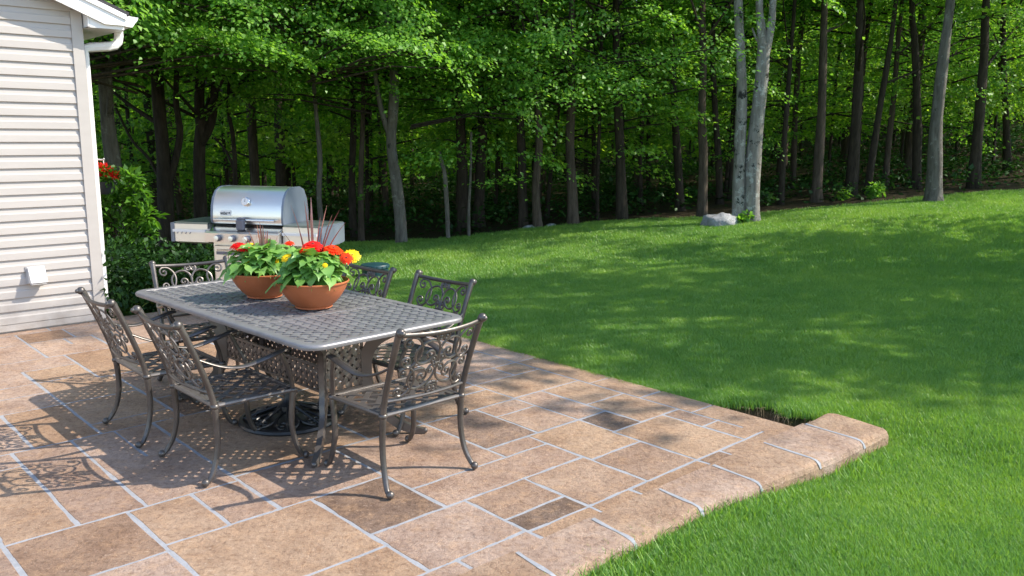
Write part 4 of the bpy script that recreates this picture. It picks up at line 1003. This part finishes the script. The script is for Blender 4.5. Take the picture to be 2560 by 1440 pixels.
link('blossoms', shrub_mesh(32, [(.0, -.02, hz + .04), (-.07, 0, hz + .02), (.06, -.02, hz + .03), (.16, 0, hz - .02), (.1, 0, hz + .01)], [.07, .07, .06, .035, .05], 520, .035, M['red'], 1.2), bas)
# dark ground cover and yucca-like plant in the bed beside the patio
def bed_pt(u, v): return ab2(2.62 + u, -8.55 - v)
gcp = empty('ground_cover', (*bed_pt(.6, .3), 0), 0, 'dark glossy ground cover shrubs between house corner and table', 'shrub')
cen, rad = [], []
for i in range(46):
    a, b = rng.uniform(2.56, 4.3), rng.uniform(-10.2, -8.52); p = ab2(a, b)
    hh = rng.uniform(.14, .30) + .14 * (a < 3.1)
    cen.append((p[0] - gcp.location[0], p[1] - gcp.location[1], hh)); rad.append(rng.uniform(.20, .32))
for c_ in list(cen)[:20]: cen.append((c_[0], c_[1], .08)); rad.append(.25)
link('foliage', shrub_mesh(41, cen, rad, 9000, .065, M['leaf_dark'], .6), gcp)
yp = at(388, 778, 8.75); yc = empty('yucca', (yp[0], yp[1], -.02), 0, 'low plant with arching yellow green strap leaves at the patio edge', 'plant')
w = MB()
for i in range(16):
    a = rng.uniform(0, 6.283); L = rng.uniform(.22, .38); e = rng.uniform(.35, 1.1); V = []; sd = Vector((-math.sin(a), math.cos(a), 0))
    for k in range(6):
        t = k / 5; p = Vector((math.cos(a) * L * t * math.cos(e), math.sin(a) * L * t * math.cos(e), L * t * math.sin(e) - .16 * t * t)); ww = .016 * (1 - t) ** .6 + .001; V += [p - sd * ww, p + sd * ww]
    w.add(V, [(2 * k, 2 * k + 1, 2 * k + 3, 2 * k + 2) for k in range(5)])
w.build('strap_leaves', M['yucca'], yc, 0)

SHADE = [(8.8, 8.0, 9.2, .75), (12.0, 8.8, 12.5, .85), (10.6, 9.62, 15.2, .48), (15.5, 9.2, 15.5, .9), (10.2, 11.4, 9.5, .75), (14.0, 11.8, 11.5, .6)]
# ------------------------------------------------------------------ the wood
def crown_mesh(seed, zones, mats, sticks=.5):
    """zones: (z0, z1, r0, r1, sprays, leaf length, leaves per spray, spray radius)"""
    r = np.random.default_rng(seed); VV, FF, MI = [], [], []; off = 0
    st = MB()
    for (z0, z1, ra, rb, ns, L, nl, sr) in zones:
        for i in range(ns):
            a = r.uniform(0, 6.283); q = ra + (rb - ra) * r.uniform() ** .6; z = r.uniform(z0, z1)
            c = np.array([q * math.cos(a), q * math.sin(a), z]); o = np.array([math.cos(a), math.sin(a), 0])
            tl = r.normal(0, .22, 2); n0 = np.array([tl[0] + .22 * o[0], tl[1] + .22 * o[1], 1.0]); n0 /= np.linalg.norm(n0)
            e1 = o - n0 * (o @ n0); e1 /= np.linalg.norm(e1); e2 = np.cross(n0, e1)
            k = int(nl * r.uniform(.6, 1.4)); u = np.abs(r.normal(.0, .62, k)) * np.where(r.uniform(size=k) < .75, 1, -1); v = r.normal(0, .40, k) * (1 - .3 * np.clip(u, 0, 1))
            P = c + np.outer(u * sr, e1) + np.outer(v * sr, e2) + np.outer(r.normal(0, .07, k) * sr - .18 * sr * np.abs(u) ** 1.6, n0)
            D = e1 * (.5 + r.uniform(size=(k, 1))) + np.outer(np.sign(v) * .8, e2) + r.normal(0, .35, (k, 3)); D[:, 2] -= .28; D /= np.linalg.norm(D, axis=1)[:, None]
            Nn = n0 + r.normal(0, .42, (k, 3)); l = L * r.uniform(.7, 1.3, k)
            V, F = leaf_arrays(P, D, Nn, l, l * r.uniform(.65, .95, k)); VV.append(V); FF.append(F + off); off += len(V); MI.append(np.zeros(len(F), np.int32))
            if r.uniform() < sticks:
                st.tube([(o * q * .15 + np.array([0, 0, z - .30 * q * .5])).tolist(), (c * np.array([.65, .65, 1]) - np.array([0, 0, .06 * q])).tolist(), (c + e1 * sr * .6).tolist()], [.022, .014, .004], 4, cap=False)
    V = np.concatenate(VV + [np.array(st.v).reshape(-1, 3)]) if st.v else np.concatenate(VV)
    F = np.concatenate(FF + [np.array(st.f) + off]) if st.v else np.concatenate(FF)
    mi = np.concatenate(MI + [np.ones(len(st.f), np.int32)]) if st.v else np.concatenate(MI)
    return mesh_np('crown', V, F, mats, mi)
CM = {}
TOP = (7.5, 14.5, .3, 2.8, 5, .30, 34, .9); TOPM = (8, 12, .3, 2.0, 8, .28, 30, .8)
for k in range(3):
    CM['maple%d' % k] = crown_mesh(100 + k, [(3.2, 5.4, .5, 3.3, 105, .066, 200, .62), (5.4, 7.0, .5, 2.4, 14, .13, 70, .8), TOPM], [M['leaf_lit'], M['bark_brown']])
    CM['mid%d' % k] = crown_mesh(110 + k, [(2.3, 5.4, .4, 2.5, 40, .068, 150, .62), (5.4, 8, .4, 2.4, 9, .14, 60, .8), TOP], [M['leaf'], M['bark_dark']])
    CM['high%d' % k] = crown_mesh(120 + k, [(3.9, 6, .4, 2.6, 30, .076, 120, .60), (6, 9, .4, 2.6, 9, .15, 55, .8), TOP], [M['leaf'], M['bark_dark']])
    CM['under%d' % k] = crown_mesh(130 + k, [(.9, 4.5, .2, 1.7, 40, .075, 90, .55)], [M['leaf'], M['bark_dark']])
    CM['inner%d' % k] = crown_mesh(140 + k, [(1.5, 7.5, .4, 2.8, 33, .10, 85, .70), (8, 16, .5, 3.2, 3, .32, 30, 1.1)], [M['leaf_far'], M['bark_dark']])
for k in range(2):
    CM['shade%d' % k] = crown_mesh(150 + k, [(3.2, 12.0, .4, 2.9, 82 - 32 * k, .20, 48, .75)], [M['leaf'], M['bark_brown']])
def trunk_tube(w, P, r0, r1, n=12, seed=0, flare=1.4):
    P = catmull(P, 5); k = len(P); Z0_ = P[0].z; rr = []
    for i, p in enumerate(P):
        t = i / (k - 1); h = p.z - Z0_; rr.append((r0 + (r1 - r0) * t) * (1 + (flare - 1) * math.exp(-h / .22)))
    a = len(w.v); w.tube(P, rr, n)
    rg = random.Random(seed); ph = [rg.uniform(0, 6.28) for _ in range(4)]
    for i in range(k):                                   # flutes, knobs and a buttressed foot
        c = P[i]
        for j in range(n):
            q = Vector(w.v[a + i * n + j]); o = q - c; an = 6.283 * j / n
            h = c.z - Z0_; f = 1 + .05 * math.sin(3 * an + ph[0] + h * .7) + .04 * math.sin(5 * an + ph[1] - h * 1.6) + .05 * math.sin(h * 4 + ph[2] + 2 * an) + .22 * math.exp(-h / .18) * math.sin(4 * an + ph[3])
            w.v[a + i * n + j] = tuple(c + o * f)
def limbs(w, P, n, seed, r0, z0, z1, L=2.2):
    rg = random.Random(seed); Pc = catmull(P, 8)
    for i in range(n):
        z = rg.uniform(z0, z1); p = min(Pc, key=lambda q: abs(q.z - z)); a = rg.uniform(0, 6.283); l = L * rg.uniform(.6, 1.2); up = rg.uniform(.2, .8)
        d = Vector((math.cos(a), math.sin(a), up)); k1 = Vector((rg.uniform(-.2, .2), rg.uniform(-.2, .2), rg.uniform(-.1, .3)))
        w.tube(catmull([p, p + d * l * .35 + k1 * .4, p + d * l * .7 + k1, p + d * l + k1 * .6], 3), [r0 * (1 - .85 * t / 9) for t in range(10)], 6)
tree_n = 0
def tree(label, Y, width, pts, bark, crown, ht=15, extra=(), forks=(), group=None, name='tree', nl=6, flare=1.4, csc=1.0, crz=None):
    """pts: trunk pixels from the foot up at depth Y; forks: further stems as pixel lists"""
    global tree_n; tree_n += 1
    b = at(pts[0][0], pts[0][1], Y); bz = float(lawn_h(b[0], b[1])); org = Vector((b[0], b[1], bz))
    root = empty(name, org, 0, label, 'tree', group)
    P = [Vector((0, 0, -.12))] + [Vector(at(px, py, Y)) - org for px, py in pts[1:]]
    P = [P[0]] + [p for p in P[1:] if p.z > .25]
    r0 = width / CAM_F * Y / 2
    w = MB()
    top = P[-1]
    if not forks and ht:
        d = (top - P[-2]).normalized() if len(P) > 2 else Vector((0, 0, 1)); d = (d + Vector((0, 0, 2))).normalized()
        P.append(top + d * max(ht * .45 - top.z, 1.0)); P.append(P[-1] + d * ht * .4)
    trunk_tube(w, P, r0, r0 * (.35 if ht and not forks else .72), 12, tree_n, flare)
    for fk in forks:
        Q = [Vector(at(px, py, Y)) - org for px, py in fk[1:]]; d = (Q[-1] - Q[-2]).normalized(); d = (d + Vector((0, 0, 1))).normalized()
        if len(fk[0]) > 1: Q += [Q[-1] + d * 3, Q[-1] + d * 7]
        trunk_tube(w, Q, fk[0][0] / CAM_F * Y / 2, fk[0][0] / CAM_F * Y / 2 * .45, 10, tree_n + 50, 1.0)
    for e in extra:
        Q = [Vector(at(px, py, Y)) - org for px, py in e[1:]]; w.tube(catmull(Q, 4), [e[0] / CAM_F * Y / 2 * (1 - .6 * i / (len(Q) * 4)) for i in range((len(Q) - 1) * 4 + 1)], 7)
    if nl > 0: limbs(w, P, nl + 3, tree_n, r0 * .32, 2.2, 8)
    w.build('trunk', bark, root, 60)
    if crown:
        o = link('crown', CM[crown], root); o.rotation_euler = (0, 0, crz if crz is not None else rng.uniform(0, 6.283)); o.scale = (csc, csc, csc)
        if len(P) > 2: o.location = (P[min(3, len(P) - 1)].x * .8, -1.6 if crown.startswith('maple') else 1.3 if crown.startswith('high') else 0, 0)
    return root
B = M
D_, BR, GR, PA = M['bark_dark'], M['bark_brown'], M['bark_grey'], M['bark_pale']
tree('dappled grey brown tree forking at the eave, rising behind the garden shrub', 13.5, 40, [(292, 640), (286, 440), (272, 330), (264, 220), (263, 175)], GR, 'maple0', forks=[[(24, 1), (264, 200), (250, 120), (238, 0)], [(24, 1), (264, 200), (275, 120), (284, 0)]], csc=1.0, nl=4)
tree('thick dark trunk with side stems left of the grill, the leftmost of the dark ones', 15.0, 42, [(418, 628), (414, 480), (408, 380), (398, 270), (392, 150), (390, 20)], D_, 'maple1', extra=[(20, (425, 450), (450, 340), (440, 250), (446, 120)), (10, (410, 470), (375, 400), (330, 350), (290, 270))], nl=5)
tree('dark forked trunk rising directly behind the left side of the grill lid', 15.4, 34, [(505, 625), (500, 480), (498, 380), (505, 300)], D_, 'maple2', forks=[[(26, 1), (503, 330), (498, 250), (505, 100), (508, 0)], [(22, 1), (503, 360), (530, 300), (540, 180), (560, 60)]], nl=4)
tree('slender dark sapling trunk behind the middle of the grill lid', 15.8, 13, [(590, 625), (588, 430), (582, 340), (570, 260), (575, 120)], D_, 'mid0', extra=[(8, (586, 420), (560, 370), (535, 345))], nl=3)
tree('slim grey trunk seen just above the right end of the grill lid', 15.2, 15, [(812, 625), (798, 500), (800, 400), (792, 300), (784, 200), (780, 90)], GR, 'maple0', nl=3, csc=.95)
tree('dark trunk standing close behind a slim brown one, right of the grill', 16.4, 19, [(884, 600), (880, 450), (884, 330), (882, 200), (884, 40)], D_, 'maple1', nl=4)
tree('slim brown trunk in front of the dark one right of the grill', 15.4, 15, [(903, 610), (902, 450), (906, 330), (908, 220), (905, 100)], BR, 'mid1', nl=3)
tree('pale grey tree leaning left with a low side fork, its foot on the lawn edge', 14.6, 31, [(1006, 609), (1000, 540), (990, 450), (978, 360), (984, 250), (984, 140)], GR, 'mid2', forks=[[(17, 1), (984, 160), (972, 80), (962, 0)], [(20, 1), (984, 160), (996, 80), (1003, 0)]], extra=[(16, (977, 345), (955, 280), (940, 200), (930, 110))], nl=0, flare=1.15)
tree('thin pale dead snag with a bent broken top at the lawn edge', 14.9, 12, [(1121, 600), (1117, 520), (1112, 440), (1104, 405), (1097, 380)], GR, None, 0, nl=0, flare=1.2)
tree('thin straight pale sapling stem, just right of the broken snag', 15.0, 8, [(1172, 596), (1172, 520), (1176, 440), (1178, 330)], GR, 'under0', 0, nl=0, flare=1.1)
tree('straight dark trunk behind the thin pale sapling stem', 16.2, 30, [(1158, 600), (1155, 440), (1150, 300), (1148, 180), (1152, 60)], D_, 'mid0', nl=5)
tree('crooked dark trunk with a low limb bending right, behind the pale stem', 16.6, 28, [(1196, 590), (1200, 440), (1206, 330), (1200, 220), (1208, 80)], D_, 'mid1', extra=[(16, (1204, 330), (1228, 290), (1250, 262), (1285, 240)), (14, (1204, 200), (1240, 150), (1275, 60), (1290, 0))], nl=4)
tree('dark straight trunk left of the two brown trunks at the lawn edge', 15.8, 24, [(1309, 582), (1306, 440), (1300, 300), (1294, 180), (1286, 40)], D_, 'mid2', nl=4)
tree('grey brown trunk with a pale foot at the lawn edge, small stones beside it', 15.6, 22, [(1346, 577), (1340, 470), (1348, 360), (1344, 250), (1342, 130), (1340, 30)], BR, 'mid0', nl=4)
tree('thin dark stem leaning to the right between two brown trunks', 17.5, 11, [(1366, 530), (1378, 420), (1390, 330), (1402, 220), (1410, 90)], D_, 'under1', 0, nl=2)
tree('straight grey trunk with a wide pale foot near the middle of the wood edge', 15.7, 27, [(1433, 572), (1430, 480), (1424, 360), (1428, 250), (1428, 120), (1430, 10)], BR, 'mid1', nl=4, flare=1.5)
tree('thin brown stem between the pale footed trunk and a thick black one', 16.4, 10, [(1493, 566), (1494, 440), (1498, 330), (1500, 200), (1506, 60)], D_, 'under2', 0, nl=2)
tree('thick near black trunk with nothing pale on it, in the middle right of the wood', 15.9, 28, [(1556, 560), (1552, 430), (1546, 300), (1542, 200), (1540, 60)], D_, 'mid2', nl=4)
tree('slim dark twin stem right of the thick near black trunk', 18.5, 13, [(1602, 525), (1600, 400), (1606, 290), (1598, 160), (1604, 30)], D_, 'high0', nl=3)
tree('dark trunk leaning slightly left, between the black one and the boulder', 17.0, 22, [(1702, 540), (1696, 420), (1688, 300), (1682, 170), (1680, 40)], D_, 'high1', nl=3)
tree('brown trunk rising right behind the pale boulder', 15.6, 25, [(1756, 535), (1758, 400), (1754, 280), (1758, 160), (1756, 40)], BR, 'high2', nl=3)
tree('dark slim trunk just left of the lichen spotted twin', 17.8, 18, [(1800, 520), (1796, 400), (1788, 280), (1782, 150), (1785, 30)], D_, 'high0', nl=3)
tw = tree('pair of pale lichen spotted trunks joined at the foot, boulder beside', 14.5, 40, [(1882, 540), (1880, 460), (1886, 370), (1896, 270), (1905, 180), (1910, 110)], PA, 'high1', forks=[[(24, 1), (1908, 140), (1902, 60), (1898, -20)], [(22, 1), (1910, 150), (1928, 60), (1934, -20)], [(33, 1), (1846, 545), (1846, 460), (1850, 360), (1854, 230), (1850, 110), (1846, 0)]], extra=[(8, (1904, 120), (1890, 95), (1880, 70))], nl=0, flare=1.25)
tree('dark slim trunk right of the lichen spotted twin', 17.0, 15, [(1952, 520), (1958, 400), (1966, 280), (1976, 150), (1986, 10)], D_, 'high2', nl=3)
tree('tall dark brown trunk, one of two straight ones right of the lichen twin', 17.0, 27, [(2040, 505), (2046, 400), (2054, 280), (2058, 150), (2062, 10)], BR, 'high0', nl=3)
tree('wide dark trunk with a grey foot left of the sunlit green sprig', 17.4, 30, [(2128, 490), (2134, 400), (2142, 270), (2148, 150), (2150, 10)], D_, 'high1', nl=3)
tree('dark leaning trunk with a sunlit foot beside the green sprig', 17.6, 19, [(2166, 486), (2180, 400), (2200, 270), (2220, 150), (2236, 30)], D_, 'high2', nl=3)
tree('slim leaning trunk with sunlit upper side, left of the large pale one', 19.0, 16, [(2212, 470), (2222, 350), (2235, 230), (2246, 90), (2256, 0)], BR, 'high0', nl=2)
tree('straight dark trunk close to the left of the large pale one', 18.0, 23, [(2292, 470), (2294, 350), (2292, 220), (2286, 90), (2280, 0)], D_, 'high1', nl=3)
tree('large smooth grey trunk with a flared foot at the edge of bare ground', 15.6, 37, [(2336, 494), (2338, 420), (2340, 330), (2350, 220), (2364, 100), (2376, 0)], GR, 'high2', nl=0, flare=1.9)
tree('dark thick trunk on the slope right of the large smooth grey one', 17.5, 29, [(2436, 460), (2440, 380), (2450, 260), (2460, 130), (2466, 0)], D_, 'high0', nl=3)
tree('slim dark trunk near the right border, deeper in the wood', 20.0, 18, [(2520, 430), (2516, 330), (2510, 220), (2508, 90), (2510, 0)], D_, 'high1', nl=3)

# the trees further in: one kind, copied with its trunk and crown
def inner_tree(k, r0, crown, bark, label, lean):
    root = empty('tree', (0, 60, 0), 0, label, 'tree', 'slim trees deep inside the wood'); w = MB()
    P = [Vector((0, 0, -.3)), Vector((lean * .4, .05, 3)), Vector((lean, -.1, 6)), Vector((lean * 1.3, 0, 10)), Vector((lean * 1.4, .1, 15))]
    trunk_tube(w, P, r0, r0 * .4, 8, 300 + k, 1.3); limbs(w, P, 9, 400 + k, r0 * .4, 2.2, 9, 1.8); w.build('trunk', bark, root, 60)
    link('crown', CM[crown], root); return root
LB = 'slim shaded trunk among many like it, deep in the dark wood'
protos = [inner_tree(0, .09, 'inner0', D_, LB, .2), inner_tree(1, .13, 'inner1', D_, LB, -.3), inner_tree(2, .07, 'inner2', BR, LB, .5), inner_tree(3, .05, 'under0', D_, LB, -.2), inner_tree(4, .11, 'inner0', BR, LB, 0), inner_tree(5, .04, 'under1', D_, LB, .3)]
spots = []
tries = 0
while len(spots) < 165 and tries < 9000:
    tries += 1
    y = rng.uniform(17.6, 38); x = rng.uniform(-.62 * y - 2.5, .62 * y + 2.5)
    if y < edge_y(x) + 1.6: continue
    if all((x - a) ** 2 + (y - b) ** 2 > (.75 + .025 * y) ** 2 for a, b in spots): spots.append((x, y))
used = set()
for i, (x, y) in enumerate(spots):
    k = int(rng.choice([0, 1, 2, 3, 4, 5], p=[.13, .09, .15, .27, .10, .26])); loc = (x, y, float(lawn_h(x, y))); rz = rng.uniform(0, 6.283)
    if k not in used: used.add(k); o = protos[k]; o.location = loc; o.rotation_euler = (0, 0, rz)
    else: o = dup(protos[k], loc, rz)
    s = rng.uniform(.9, 1.2); o.scale = (s, s, s)
for k, o in enumerate(protos):
    if k not in used: o.location = (k - 2, 33, float(lawn_h(k - 2, 33)))

# trees standing to the right of the view, on the lawn's far right: they cast the dappled shade
def shade_tree(x, y, ht, k, label, rad=1.0):
    root = empty('tree', (x, y, float(lawn_h(x, y))), rng.uniform(0, 6), label, 'tree', 'trees on the right of the lawn'); w = MB()
    P = [Vector((0, 0, -.2)), Vector((.05, .05, ht * .3)), Vector((-.05, .0, ht * .6)), Vector((0, .1, ht * .95))]
    trunk_tube(w, P, .16, .05, 9, int(x * 10)); limbs(w, P, 10, int(y * 10), .06, ht * .3, ht * .9, 2.4); w.build('trunk', BR, root, 60)
    o = link('crown', CM['shade%d' % k], root); o.scale = (rad, rad, ht / 12); return root
SH = 'broad tree beyond the right of the lawn that shades it'
for i, (x, y, h, rd) in enumerate(SHADE): shade_tree(x, y, h, i % 2, SH, rd)

# leaf litter of low plants and ferns along the wood edge, and the mass of leaves far behind
def low_leaves(n, xr, yr, zr, L, seed, keep=None):
    r = np.random.default_rng(seed); c = r.uniform(size=(n // 22, 2)); C = np.stack([xr[0] + c[:, 0] * (xr[1] - xr[0]), yr[0] + c[:, 1] * (yr[1] - yr[0])], 1)
    C = C[C[:, 1] > edge_y(C[:, 0]) + r.uniform(.2, 1.0, len(C))]
    k = r.integers(0, len(C), n); sz = r.uniform(.12, .4, len(C))[k]; xy = C[k] + r.normal(0, 1, (n, 2)) * sz[:, None] * .8
    z = lawn_h(xy[:, 0], xy[:, 1]) + zr[0] + (zr[1] - zr[0]) * r.uniform(size=n) * sz / .4
    P = np.column_stack([xy, z]); D = rand_dirs(n, r); D[:, 2] = abs(D[:, 2]) * .5; D /= np.linalg.norm(D, axis=1)[:, None]
    Nn = np.array([0, 0, 1.0]) + r.normal(0, .5, (n, 3)); l = L * r.uniform(.6, 1.4, n); return leaf_arrays(P, D, Nn, l, l * r.uniform(.35, .7, n))
V, F = low_leaves(46000, (-13, 22), (15, 33), (0, .5), .11, 61)
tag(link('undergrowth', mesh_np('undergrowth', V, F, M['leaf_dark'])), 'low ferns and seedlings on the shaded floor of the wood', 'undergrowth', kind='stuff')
def far_mass(n, seed):
    r = np.random.default_rng(seed); m_ = n // 30
    C = np.stack([r.uniform(-42, 42, m_), r.uniform(36, 62, m_), r.uniform(0, 1, m_) ** 1.5 * 22 - .5], 1)
    C[:, 2] += lawn_h(C[:, 0], C[:, 1])
    k = r.integers(0, m_, n); P = C[k] + r.normal(0, 1, (n, 3)) * np.array([1.3, 1.3, .5]); D = rand_dirs(n, r); D[:, 2] -= .3; D /= np.linalg.norm(D, axis=1)[:, None]
    Nn = np.array([0, 0, 1.0]) + r.normal(0, .5, (n, 3)); l = .42 * r.uniform(.6, 1.4, n); return leaf_arrays(P, D, Nn, l, l * .8)
V, F = far_mass(120000, 71)
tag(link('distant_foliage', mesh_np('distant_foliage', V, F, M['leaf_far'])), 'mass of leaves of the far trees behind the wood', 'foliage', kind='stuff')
# sunlit sprig at a trunk foot, and sprouts at the twin trunk
def sprig(px, py, Y, size, n, seed, label):
    p = at(px, py, Y); z = float(lawn_h(p[0], p[1])); o = empty('sapling', (p[0], p[1], z), 0, label, 'sapling')
    r = random.Random(seed); cen = [(r.uniform(-.8, .8) * size, r.uniform(-.5, .5) * size, size * r.uniform(.3, 1.5)) for _ in range(9)]
    link('foliage', shrub_mesh(seed, cen, [size * .38] * 9, n, .085, M['leaf_lit'], .5), o)
    w = MB()
    for c_ in cen: w.tube([(0, 0, -.05), (c_[0] * .4, c_[1] * .4, c_[2] * .6), c_], [.008, .006, .003], 4)
    w.build('stem', M['bark_brown'], o)
sprig(2185, 488, 16.9, .17, 300, 81, 'small bright green sapling catching the sun beside a dark trunk foot')
sprig(1862, 545, 14.35, .13, 160, 82, 'green sprouts growing at the foot of the lichen spotted twin trunks')
sprig(2110, 490, 17.0, .11, 110, 83, 'faint green seedling left of the sunlit sapling, before the wide dark trunk')
